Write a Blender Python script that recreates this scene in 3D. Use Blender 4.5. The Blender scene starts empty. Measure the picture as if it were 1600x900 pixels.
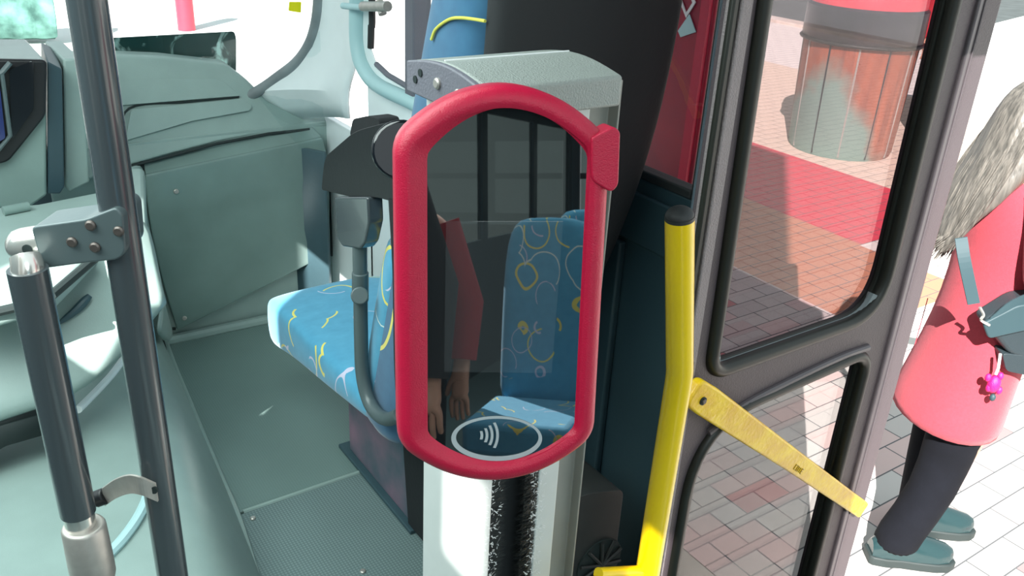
import bpy, bmesh, math, random
from mathutils import Vector, Matrix
from math import sin, cos, pi, radians, sqrt, tan, atan2
random.seed(7)
C = bpy.context.scene.collection
SC = bpy.context.scene
V = Vector

# ------------------------------------------------------------------ camera
F = 1385.0; AZ = radians(35.5); PI_ = radians(25.2); RO = radians(3.1); EYE = V((0, 0, 1.69))
FWD = V((cos(PI_)*sin(AZ), cos(PI_)*cos(AZ), -sin(PI_)))
_r0 = V((cos(AZ), -sin(AZ), 0)); _u0 = _r0.cross(FWD)
RGT = cos(RO)*_r0 + sin(RO)*_u0; UPV = cos(RO)*_u0 - sin(RO)*_r0
cam = bpy.data.objects.new('camera', bpy.data.cameras.new('camera')); C.objects.link(cam)
cam.matrix_world = Matrix((( RGT.x, UPV.x, -FWD.x, EYE.x), (RGT.y, UPV.y, -FWD.y, EYE.y), (RGT.z, UPV.z, -FWD.z, EYE.z), (0, 0, 0, 1)))
cam.data.sensor_width = 36; cam.data.lens = F/1600*36; cam.data.clip_start = 0.02
SC.camera = cam

# ------------------------------------------------------------------ world, sun, exposure
w = bpy.data.worlds.new('world'); SC.world = w; w.use_nodes = True
nt = w.node_tree; bg = nt.nodes['Background']
tc = nt.nodes.new('ShaderNodeTexCoord'); sp = nt.nodes.new('ShaderNodeSeparateXYZ'); rp = nt.nodes.new('ShaderNodeValToRGB')
nt.links.new(tc.outputs['Generated'], sp.inputs[0]); nt.links.new(sp.outputs['Z'], rp.inputs[0]); nt.links.new(rp.outputs[0], bg.inputs['Color'])
rp.color_ramp.elements[0].position = 0.0; rp.color_ramp.elements[0].color = (0.88, 0.98, 1.0, 1)
rp.color_ramp.elements[1].position = 0.7; rp.color_ramp.elements[1].color = (0.80, 0.95, 1.0, 1)
bg.inputs['Strength'].default_value = 0.95
sun = bpy.data.objects.new('sun', bpy.data.lights.new('sun', 'SUN')); C.objects.link(sun)
sun.data.energy = 15; sun.data.angle = radians(0.3); sun.data.color = (1.0, 0.96, 0.92)
SUN_T = V((0.76, 0.65, 0)).normalized()*cos(radians(38)) + V((0, 0, -sin(radians(38))))
sun.rotation_euler = SUN_T.to_track_quat('-Z', 'Y').to_euler()
def area(name, loc, tgt, sx, sy, e, col):
    o = bpy.data.objects.new(name, bpy.data.lights.new(name, 'AREA')); C.objects.link(o); o.location = loc
    o.data.shape = 'RECTANGLE'; o.data.size = sx; o.data.size_y = sy; o.data.energy = e; o.data.color = col
    o.rotation_euler = (V(tgt)-V(loc)).to_track_quat('-Z', 'Y').to_euler(); return o
area('cabin_fill', (-.1, 1.7, 2.12), (.1, 1.9, 0), 1.6, 2.2, 78, (.86, 1.0, .97))      # added fill light under the front roof, brightens the cabin
area('rear_fill', (-.2, -2.8, 2.12), (-.2, -2.2, 0), 1.2, 2.0, 40, (.85, 1.0, 1.0))  # added fill light for the seats mirrored in the reader screen
SC.view_settings.view_transform = 'Standard'; SC.view_settings.look = 'None'; SC.view_settings.gamma = 1
SC.view_settings.use_curve_mapping = False; SC.view_settings.exposure = 0.2

# ------------------------------------------------------------------ rays through the survey points of the picture
def ray(x, y): return FWD + (x-800)/F*RGT - (y-450)/F*UPV
def PZ(x, y, z): q = ray(x, y); return EYE + q*((z-EYE.z)/q.z)
def PY(x, y, c): q = ray(x, y); return EYE + q*(c/q.y)
def PX(x, y, c): q = ray(x, y); return EYE + q*(c/q.x)
def PD(x, y, k): return EYE + ray(x, y)*k
def PL(x, y, p0, n): q = ray(x, y); return EYE + q*((V(p0)-EYE).dot(n)/q.dot(n))

# ------------------------------------------------------------------ materials
MATS = {}
def mat(name, col, rough=0.5, metal=0.0, noise=0.0, nscale=20, bump=0.0, bscale=80, spec=0.5, col2=None, coat=0.0, sheen=0.0):
    m = bpy.data.materials.new(name); m.use_nodes = True; n = m.node_tree; b = n.nodes['Principled BSDF']
    b.inputs['Base Color'].default_value = (*col, 1); b.inputs['Roughness'].default_value = rough
    b.inputs['Metallic'].default_value = metal; b.inputs['Specular IOR Level'].default_value = spec
    b.inputs['Coat Weight'].default_value = coat; b.inputs['Sheen Weight'].default_value = sheen
    t = n.nodes.new('ShaderNodeTexCoord')
    if noise > 0:
        x = n.nodes.new('ShaderNodeTexNoise'); x.inputs['Scale'].default_value = nscale; x.inputs['Detail'].default_value = 5
        r = n.nodes.new('ShaderNodeValToRGB'); c2 = col2 or tuple(c*(1-noise) for c in col)
        r.color_ramp.elements[0].position = .35; r.color_ramp.elements[1].position = .68
        r.color_ramp.elements[0].color = (*c2, 1); r.color_ramp.elements[1].color = (*col, 1)
        n.links.new(t.outputs['Object'], x.inputs['Vector']); n.links.new(x.outputs['Fac'], r.inputs[0]); n.links.new(r.outputs[0], b.inputs['Base Color'])
    if bump > 0:
        x = n.nodes.new('ShaderNodeTexNoise'); x.inputs['Scale'].default_value = bscale; x.inputs['Detail'].default_value = 3
        bp = n.nodes.new('ShaderNodeBump'); bp.inputs['Strength'].default_value = bump; bp.inputs['Distance'].default_value = .003
        n.links.new(t.outputs['Object'], x.inputs['Vector']); n.links.new(x.outputs['Fac'], bp.inputs['Height']); n.links.new(bp.outputs[0], b.inputs['Normal'])
    MATS[name] = m; return m

mat('plastic', (.30, .40, .375), .36, noise=.10, nscale=9, bump=.12, bscale=350)
mat('plastic_panel', (.20, .285, .265), .24, noise=.15, nscale=5, bump=.1, bscale=350)
mat('plastic_dark', (.05, .10, .12), .45, noise=.2, nscale=6, bump=.1)
mat('slate', (.030, .062, .078), .38, noise=.2, nscale=4, bump=.08)
mat('groove', (.012, .022, .022), .7)
mat('black', (.006, .007, .009), .45, bump=.1)
mat('black_gloss', (.006, .007, .01), .08, coat=.5)
mat('black_matte', (.014, .016, .018), .75, bump=.2)
mat('rubber', (.02, .023, .024), .55, bump=.1)
mat('white_trim', (.90, .96, .96), .45, noise=.06, nscale=6)
mat('teal_trim', (.44, .66, .68), .45)
mat('pole_grey', (.055, .068, .075), .22, spec=.7, coat=.35)
mat('jamb_slate', (.16, .21, .25), .4, bump=.3, bscale=200)
mat('clamp_grey', (.085, .115, .12), .33, bump=.05)
mat('chrome', (.80, .77, .72), .22, metal=.8)
mat('steel', (.55, .52, .48), .42, metal=.6, noise=.15, nscale=60)
mat('screw', (.13, .11, .10), .4, metal=.6, bump=.3)
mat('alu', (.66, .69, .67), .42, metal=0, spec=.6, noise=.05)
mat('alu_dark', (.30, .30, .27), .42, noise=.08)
mat('cap_grey', (.30, .33, .31), .42, bump=.6, bscale=420)
mat('cap_end', (.15, .15, .18), .5, bump=.3, bscale=300)
mat('red', (.52, .006, .045), .36, noise=.06, nscale=90, bump=.25, bscale=700, spec=.45)
mat('yellow', (.95, .66, .0), .30, noise=.06, nscale=8, coat=.3)
mat('yellow_worn', (.93, .63, .005), .36, noise=.22, nscale=26, bump=.5, bscale=110, col2=(.78, .44, .005), coat=.2)
mat('leaf', (.080, .062, .070), .48, bump=.35, bscale=260)
mat('leaf_light', (.27, .23, .235), .5, bump=.8, bscale=300)
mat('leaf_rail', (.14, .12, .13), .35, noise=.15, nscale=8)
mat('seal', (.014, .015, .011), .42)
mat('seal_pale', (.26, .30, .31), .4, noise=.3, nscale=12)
mat('coat_pink', (.50, .046, .072), .85, noise=.12, nscale=120, bump=.5, bscale=500, sheen=.15)
mat('skin', (.55, .30, .21), .5)
mat('trouser', (.006, .007, .011), .95, spec=.2, noise=.3, nscale=10, bump=.3, bscale=300)
mat('shoe', (.012, .035, .038), .25, coat=.4)
mat('sole', (.02, .03, .03), .6)
mat('strap', (.025, .055, .065), .6)
mat('bag', (.022, .034, .040), .5, bump=.3, bscale=300)
mat('charm', (.80, .01, .16), .5, bump=.5, bscale=300)
mat('pink_grey', (.33, .19, .26), .5, noise=.3, nscale=5, col2=(.07, .12, .15))
mat('red_board', (.42, .006, .028), .35, noise=.3, nscale=2.5, col2=(.16, .010, .03))
mat('red_lid', (.60, .04, .07), .4)
mat('bin_band', (.018, .021, .030), .35, noise=.4, nscale=9)
mat('asphalt', (.07, .085, .085), .9, noise=.3, nscale=3)
mat('concrete', (.74, .76, .74), .85, noise=.1, nscale=2)
mat('kerb', (.55, .50, .44), .8, noise=.2, nscale=5)
mat('khaki', (.13, .125, .09), .8, bump=.3, noise=.3, nscale=9)
mat('jacket', (.012, .014, .018), .8)
mat('red_cloth', (.32, .008, .02), .8)
mat('sticker_yellow', (.95, .86, .0), .5)
mat('white_paint', (.78, .80, .80), .5)
mat('print', (.42, .47, .49), .5)
mat('green_wall', (.16, .34, .29), .9, noise=.8, nscale=5, bump=1, bscale=30, col2=(.03, .09, .075))
mat('roofing', (.10, .12, .13), .6)
mat('heater', (.028, .031, .030), .5, noise=.15)
mat('light_blue', (.35, .5, .75), .7)

def glass(name, tint, refl=.06, rough=.0, dirt=0.0, dirtcol=(.5, .6, .6)):
    m = bpy.data.materials.new(name); m.use_nodes = True; n = m.node_tree; n.nodes.clear()
    o = n.nodes.new('ShaderNodeOutputMaterial'); t = n.nodes.new('ShaderNodeBsdfTransparent'); g = n.nodes.new('ShaderNodeBsdfGlossy')
    t.inputs[0].default_value = (*[c**.5 for c in tint], 1); g.inputs['Roughness'].default_value = rough
    lw = n.nodes.new('ShaderNodeLayerWeight'); lw.inputs[0].default_value = .5
    pw = n.nodes.new('ShaderNodeMath'); pw.operation = 'POWER'; pw.inputs[1].default_value = 5; n.links.new(lw.outputs['Facing'], pw.inputs[0])
    fr = n.nodes.new('ShaderNodeMath'); fr.operation = 'MULTIPLY_ADD'; fr.inputs[1].default_value = .9; fr.inputs[2].default_value = .04; n.links.new(pw.outputs[0], fr.inputs[0])
    mx = n.nodes.new('ShaderNodeMixShader'); n.links.new(fr.outputs[0], mx.inputs[0]); n.links.new(t.outputs[0], mx.inputs[1]); n.links.new(g.outputs[0], mx.inputs[2])
    last = mx
    if dirt > 0:
        df = n.nodes.new('ShaderNodeBsdfDiffuse'); df.inputs[0].default_value = (*dirtcol, 1)
        nz = n.nodes.new('ShaderNodeTexNoise'); nz.inputs['Scale'].default_value = 3.5; nz.inputs['Detail'].default_value = 8
        cr = n.nodes.new('ShaderNodeMapRange'); cr.inputs[1].default_value = .45; cr.inputs[2].default_value = .8; cr.inputs[3].default_value = 0; cr.inputs[4].default_value = dirt
        tcn = n.nodes.new('ShaderNodeTexCoord'); n.links.new(tcn.outputs['Object'], nz.inputs['Vector']); n.links.new(nz.outputs['Fac'], cr.inputs[0])
        m2 = n.nodes.new('ShaderNodeMixShader'); n.links.new(cr.outputs[0], m2.inputs[0]); n.links.new(mx.outputs[0], m2.inputs[1]); n.links.new(df.outputs[0], m2.inputs[2]); last = m2
    n.links.new(last.outputs[0], o.inputs[0]); MATS[name] = m; return m
glass('glass_shield', (.90, .96, .96), dirt=.10)
glass('glass_side', (.92, .97, .97))
glass('glass_tint', (.36, .29, .31))
glass('glass_clear', (.46, .44, .445))
glass('glass_small', (.55, .52, .53))
glass('glass_rear', (.30, .36, .34))

def screen_mat():
    m = bpy.data.materials.new('screen'); m.use_nodes = True; b = m.node_tree.nodes['Principled BSDF']
    b.inputs['Base Color'].default_value = (.010, .012, .013, 1); b.inputs['Roughness'].default_value = .015
    b.inputs['Specular IOR Level'].default_value = 1.0; b.inputs['IOR'].default_value = 1.75
    b.inputs['Coat Weight'].default_value = 1; b.inputs['Coat Roughness'].default_value = .01; b.inputs['Coat IOR'].default_value = 1.7
    MATS['screen'] = m
    m2 = m.copy(); m2.name = 'screen_display'; m2.node_tree.nodes['Principled BSDF'].inputs['Base Color'].default_value = (.035, .040, .042, 1); MATS['screen_display'] = m2
screen_mat()

def fabric(name, base, base2, sc=5.5, line=.016):
    m = bpy.data.materials.new(name); m.use_nodes = True; n = m.node_tree; b = n.nodes['Principled BSDF']; L = n.links
    b.inputs['Roughness'].default_value = .9; b.inputs['Sheen Weight'].default_value = .3
    t = n.nodes.new('ShaderNodeTexCoord')
    nz = n.nodes.new('ShaderNodeTexNoise'); nz.inputs['Scale'].default_value = 30; nz.inputs['Detail'].default_value = 6; L.new(t.outputs['Object'], nz.inputs[0])
    mx = n.nodes.new('ShaderNodeMix'); mx.data_type = 'RGBA'; mx.inputs[6].default_value = (*base, 1); mx.inputs[7].default_value = (*base2, 1); L.new(nz.outputs['Fac'], mx.inputs[0])
    cur = mx.outputs[2]
    for k, (s, rad, colr, th, wd) in enumerate([(sc, .42, (.80, .70, .14), .56, line), (sc*1.15, .38, (.62, .60, .75), .60, line*.7), (sc*.8, .46, (.70, .80, .72), .60, line*.55)]):
        mp = n.nodes.new('ShaderNodeMapping'); mp.inputs['Location'].default_value = (3.1*k, 1.7*k+.3, 5.3*k); mp.inputs['Scale'].default_value = (1, 1, .8); L.new(t.outputs['Object'], mp.inputs[0])
        dn = n.nodes.new('ShaderNodeTexNoise'); dn.inputs['Scale'].default_value = 5; L.new(mp.outputs[0], dn.inputs[0])
        ad = n.nodes.new('ShaderNodeVectorMath'); ad.operation = 'MULTIPLY_ADD'; ad.inputs[1].default_value = (.05, .05, .05); L.new(dn.outputs['Color'], ad.inputs[0]); L.new(mp.outputs[0], ad.inputs[2])
        vo = n.nodes.new('ShaderNodeTexVoronoi'); vo.inputs['Scale'].default_value = s; vo.inputs['Randomness'].default_value = .8; L.new(ad.outputs[0], vo.inputs['Vector'])
        su = n.nodes.new('ShaderNodeMath'); su.operation = 'SUBTRACT'; su.inputs[1].default_value = rad; L.new(vo.outputs['Distance'], su.inputs[0])
        ab = n.nodes.new('ShaderNodeMath'); ab.operation = 'ABSOLUTE'; L.new(su.outputs[0], ab.inputs[0])
        lt = n.nodes.new('ShaderNodeMath'); lt.operation = 'LESS_THAN'; lt.inputs[1].default_value = wd; L.new(ab.outputs[0], lt.inputs[0])
        mk = n.nodes.new('ShaderNodeTexNoise'); mk.inputs['Scale'].default_value = s*.9; mk.inputs['Detail'].default_value = 0; L.new(mp.outputs[0], mk.inputs[0])
        gt = n.nodes.new('ShaderNodeMath'); gt.operation = 'GREATER_THAN'; gt.inputs[1].default_value = th; L.new(mk.outputs['Fac'], gt.inputs[0])
        mu = n.nodes.new('ShaderNodeMath'); mu.operation = 'MULTIPLY'; L.new(lt.outputs[0], mu.inputs[0]); L.new(gt.outputs[0], mu.inputs[1])
        m3 = n.nodes.new('ShaderNodeMix'); m3.data_type = 'RGBA'; m3.inputs[7].default_value = (*colr, 1); L.new(cur, m3.inputs[6]); L.new(mu.outputs[0], m3.inputs[0]); cur = m3.outputs[2]
    L.new(cur, b.inputs['Base Color']); MATS[name] = m
fabric('fabric', (.10, .42, .62), (.05, .28, .46), sc=6.5, line=.018)
mat('arc_yellow', (.62, .60, .10), .9)
fabric('fabric_dark', (.045, .17, .30), (.025, .10, .20), sc=3.2, line=.014)

def tiles():
    m = bpy.data.materials.new('pavers'); m.use_nodes = True; n = m.node_tree; b = n.nodes['Principled BSDF']; L = n.links
    b.inputs['Roughness'].default_value = .8
    t = n.nodes.new('ShaderNodeTexCoord'); sx = n.nodes.new('ShaderNodeSeparateXYZ'); L.new(t.outputs['Object'], sx.inputs[0])
    br = n.nodes.new('ShaderNodeTexBrick'); br.inputs['Scale'].default_value = 1; br.inputs['Mortar Size'].default_value = .0035; br.inputs['Mortar Smooth'].default_value = .3
    br.inputs['Brick Width'].default_value = .235; br.inputs['Row Height'].default_value = .113; br.inputs['Bias'].default_value = .0
    br.inputs['Color1'].default_value = (1, 1, 1, 1); br.inputs['Color2'].default_value = (0, 0, 0, 1); br.inputs['Mortar'].default_value = (.5, .5, .5, 1)
    L.new(t.outputs['Object'], br.inputs[0])
    ramp = n.nodes.new('ShaderNodeValToRGB'); ramp.color_ramp.interpolation = 'CONSTANT'
    e = ramp.color_ramp.elements
    e[0].position = 0; e[0].color = (.50, .47, .44, 1); e[1].position = .30; e[1].color = (.55, .52, .48, 1)
    for p_, c_ in ((.55, (.60, .46, .43, 1)), (.78, (.54, .52, .49, 1)), (.95, (.50, .20, .20, 1))):
        x = e.new(p_); x.color = c_
    L.new(br.outputs['Color'], ramp.inputs[0])
    # coloured bands laid parallel to the kerb
    ra = n.nodes.new('ShaderNodeMapRange'); ra.inputs[1].default_value = 0; ra.inputs[2].default_value = 12; L.new(sx.outputs['X'], ra.inputs[0])
    rb = n.nodes.new('ShaderNodeValToRGB'); rb.color_ramp.interpolation = 'CONSTANT'; e = rb.color_ramp.elements
    e[0].position = 0; e[0].color = (.44, .20, .12, 1)
    e[1].position = 9.3/12; e[1].color = (.62, .60, .56, 1)
    for p_, c_ in ((3.9/12, (.44, .20, .12, 1)), (4.9/12, (.56, .055, .085, 1)), (6.12/12, (.60, .50, .40, 1))):
        x = e.new(p_); x.color = c_
    L.new(ra.outputs[0], rb.inputs[0])
    gt = n.nodes.new('ShaderNodeMath'); gt.operation = 'GREATER_THAN'; gt.inputs[1].default_value = 3.9; L.new(sx.outputs['X'], gt.inputs[0])
    g2 = n.nodes.new('ShaderNodeMath'); g2.operation = 'GREATER_THAN'; g2.inputs[1].default_value = 4.9; L.new(sx.outputs['X'], g2.inputs[0])
    g3 = n.nodes.new('ShaderNodeMath'); g3.operation = 'MULTIPLY_ADD'; g3.inputs[1].default_value = .75; g3.inputs[2].default_value = 2.3; L.new(g2.outputs[0], g3.inputs[0])
    g4 = n.nodes.new('ShaderNodeMath'); g4.operation = 'GREATER_THAN'; L.new(sx.outputs['Y'], g4.inputs[0]); L.new(g3.outputs[0], g4.inputs[1])
    mb = n.nodes.new('ShaderNodeMix'); mb.data_type = 'RGBA'; mb.inputs[6].default_value = (.62, .59, .54, 1); L.new(g4.outputs[0], mb.inputs[0]); L.new(rb.outputs[0], mb.inputs[7]); rb = mb
    mx = n.nodes.new('ShaderNodeMix'); mx.data_type = 'RGBA'; L.new(gt.outputs[0], mx.inputs[0]); L.new(ramp.outputs[0], mx.inputs[6]); L.new(rb.outputs[2], mx.inputs[7])
    nz = n.nodes.new('ShaderNodeTexNoise'); nz.inputs['Scale'].default_value = 160; L.new(t.outputs['Object'], nz.inputs[0])
    m1 = n.nodes.new('ShaderNodeMix'); m1.data_type = 'RGBA'; m1.blend_type = 'MULTIPLY'; m1.inputs[0].default_value = .5; L.new(mx.outputs[2], m1.inputs[6]); L.new(nz.outputs['Color'], m1.inputs[7])
    m2 = n.nodes.new('ShaderNodeMix'); m2.data_type = 'RGBA'; m2.inputs[7].default_value = (.10, .105, .11, 1); L.new(br.outputs['Fac'], m2.inputs[0]); L.new(mx.outputs[2], m2.inputs[6])
    L.new(m2.outputs[2], b.inputs['Base Color']); MATS['pavers'] = m
tiles()

def dotted(name, col, col2, sc):
    m = bpy.data.materials.new(name); m.use_nodes = True; n = m.node_tree; b = n.nodes['Principled BSDF']; L = n.links
    b.inputs['Roughness'].default_value = .5
    t = n.nodes.new('ShaderNodeTexCoord'); v = n.nodes.new('ShaderNodeTexVoronoi'); v.inputs['Scale'].default_value = sc; v.inputs['Randomness'].default_value = .0
    L.new(t.outputs['Object'], v.inputs['Vector'])
    r = n.nodes.new('ShaderNodeValToRGB'); r.color_ramp.elements[0].position = .3; r.color_ramp.elements[1].position = .42
    r.color_ramp.elements[0].color = (*col, 1); r.color_ramp.elements[1].color = (*col2, 1)
    L.new(v.outputs['Distance'], r.inputs[0]); 
    nz = n.nodes.new('ShaderNodeTexNoise'); nz.inputs['Scale'].default_value = 3; L.new(t.outputs['Object'], nz.inputs[0])
    mr = n.nodes.new('ShaderNodeMapRange'); mr.inputs[3].default_value = .8; mr.inputs[4].default_value = 1.15; L.new(nz.outputs['Fac'], mr.inputs[0])
    vm = n.nodes.new('ShaderNodeVectorMath'); vm.operation = 'SCALE'; L.new(r.outputs[0], vm.inputs[0]); L.new(mr.outputs[0], vm.inputs['Scale'])
    L.new(vm.outputs[0], b.inputs['Base Color'])
    bp = n.nodes.new('ShaderNodeBump'); bp.inputs['Strength'].default_value = .3; bp.inputs['Distance'].default_value = .002; bp.invert = True
    L.new(v.outputs['Distance'], bp.inputs['Height']); L.new(bp.outputs[0], b.inputs['Normal']); MATS[name] = m
dotted('mat_front', (.19, .275, .255), (.165, .245, .23), 130)
dotted('mat_rear', (.21, .285, .28), (.13, .19, .19), 115)

def wood():
    m = bpy.data.materials.new('bin_wood'); m.use_nodes = True; n = m.node_tree; b = n.nodes['Principled BSDF']; L = n.links
    b.inputs['Roughness'].default_value = .6
    t = n.nodes.new('ShaderNodeTexCoord'); mp = n.nodes.new('ShaderNodeMapping'); mp.inputs['Scale'].default_value = (12, 12, .7); L.new(t.outputs['Object'], mp.inputs[0])
    nz = n.nodes.new('ShaderNodeTexNoise'); nz.inputs['Scale'].default_value = 1.3; nz.inputs['Detail'].default_value = 5; L.new(mp.outputs[0], nz.inputs[0])
    r = n.nodes.new('ShaderNodeValToRGB'); r.color_ramp.elements[0].position = .35; r.color_ramp.elements[1].position = .65
    r.color_ramp.elements[0].color = (.16, .035, .02, 1); r.color_ramp.elements[1].color = (.36, .11, .055, 1); L.new(nz.outputs['Fac'], r.inputs[0])
    # green verdigris stain low on the drum
    sx = n.nodes.new('ShaderNodeSeparateXYZ'); L.new(t.outputs['Object'], sx.inputs[0])
    n2 = n.nodes.new('ShaderNodeTexNoise'); n2.inputs['Scale'].default_value = 4; n2.inputs['Detail'].default_value = 6; L.new(t.outputs['Object'], n2.inputs[0])
    a = n.nodes.new('ShaderNodeMath'); a.operation = 'MULTIPLY_ADD'; a.inputs[1].default_value = -1.5; a.inputs[2].default_value = .75; L.new(sx.outputs['Z'], a.inputs[0])
    a2 = n.nodes.new('ShaderNodeMath'); a2.operation = 'ADD'; L.new(a.outputs[0], a2.inputs[0]); L.new(n2.outputs['Fac'], a2.inputs[1])
    a3 = n.nodes.new('ShaderNodeMath'); a3.operation = 'MULTIPLY_ADD'; a3.inputs[1].default_value = -2.6; L.new(sx.outputs['X'], a3.inputs[0]); L.new(a2.outputs[0], a3.inputs[2])
    mr = n.nodes.new('ShaderNodeMapRange'); mr.inputs[1].default_value = 1.2; mr.inputs[2].default_value = 1.6; L.new(a3.outputs[0], mr.inputs[0])
    mx = n.nodes.new('ShaderNodeMix'); mx.data_type = 'RGBA'; mx.inputs[7].default_value = (.15, .26, .22, 1); L.new(mr.outputs[0], mx.inputs[0]); L.new(r.outputs[0], mx.inputs[6])
    L.new(mx.outputs[2], b.inputs['Base Color']); MATS['bin_wood'] = m
wood()

def hairmat():
    m = bpy.data.materials.new('hair'); m.use_nodes = True; n = m.node_tree; b = n.nodes['Principled BSDF']; L = n.links
    b.inputs['Roughness'].default_value = .5
    t = n.nodes.new('ShaderNodeTexCoord'); mp = n.nodes.new('ShaderNodeMapping'); mp.inputs['Scale'].default_value = (90, 90, 4); L.new(t.outputs['Object'], mp.inputs[0])
    nz = n.nodes.new('ShaderNodeTexNoise'); nz.inputs['Scale'].default_value = 1; L.new(mp.outputs[0], nz.inputs[0])
    r = n.nodes.new('ShaderNodeValToRGB'); r.color_ramp.elements[0].position = .35; r.color_ramp.elements[1].position = .65
    r.color_ramp.elements[0].color = (.070, .066, .058, 1); r.color_ramp.elements[1].color = (.150, .138, .120, 1); L.new(nz.outputs['Fac'], r.inputs[0]); L.new(r.outputs[0], b.inputs['Base Color'])
    bp = n.nodes.new('ShaderNodeBump'); bp.inputs['Strength'].default_value = .8; bp.inputs['Distance'].default_value = .006; L.new(nz.outputs['Fac'], bp.inputs['Height']); L.new(bp.outputs[0], b.inputs['Normal'])
    MATS['hair'] = m
hairmat()

def scratched():
    m = bpy.data.materials.new('scratched_film'); m.use_nodes = True; n = m.node_tree; b = n.nodes['Principled BSDF']; L = n.links
    b.inputs['Roughness'].default_value = .25
    t = n.nodes.new('ShaderNodeTexCoord'); nz = n.nodes.new('ShaderNodeTexNoise'); nz.inputs['Scale'].default_value = 9; nz.inputs['Detail'].default_value = 9; nz.inputs['Distortion'].default_value = 1.6
    L.new(t.outputs['Object'], nz.inputs[0]); r = n.nodes.new('ShaderNodeValToRGB'); r.color_ramp.elements[0].position = .52; r.color_ramp.elements[1].position = .66
    r.color_ramp.elements[0].color = (.010, .040, .034, 1); r.color_ramp.elements[1].color = (.5, .75, .70, 1); L.new(nz.outputs['Fac'], r.inputs[0]); L.new(r.outputs[0], b.inputs['Base Color'])
    MATS['scratched_film'] = m
scratched()

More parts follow.
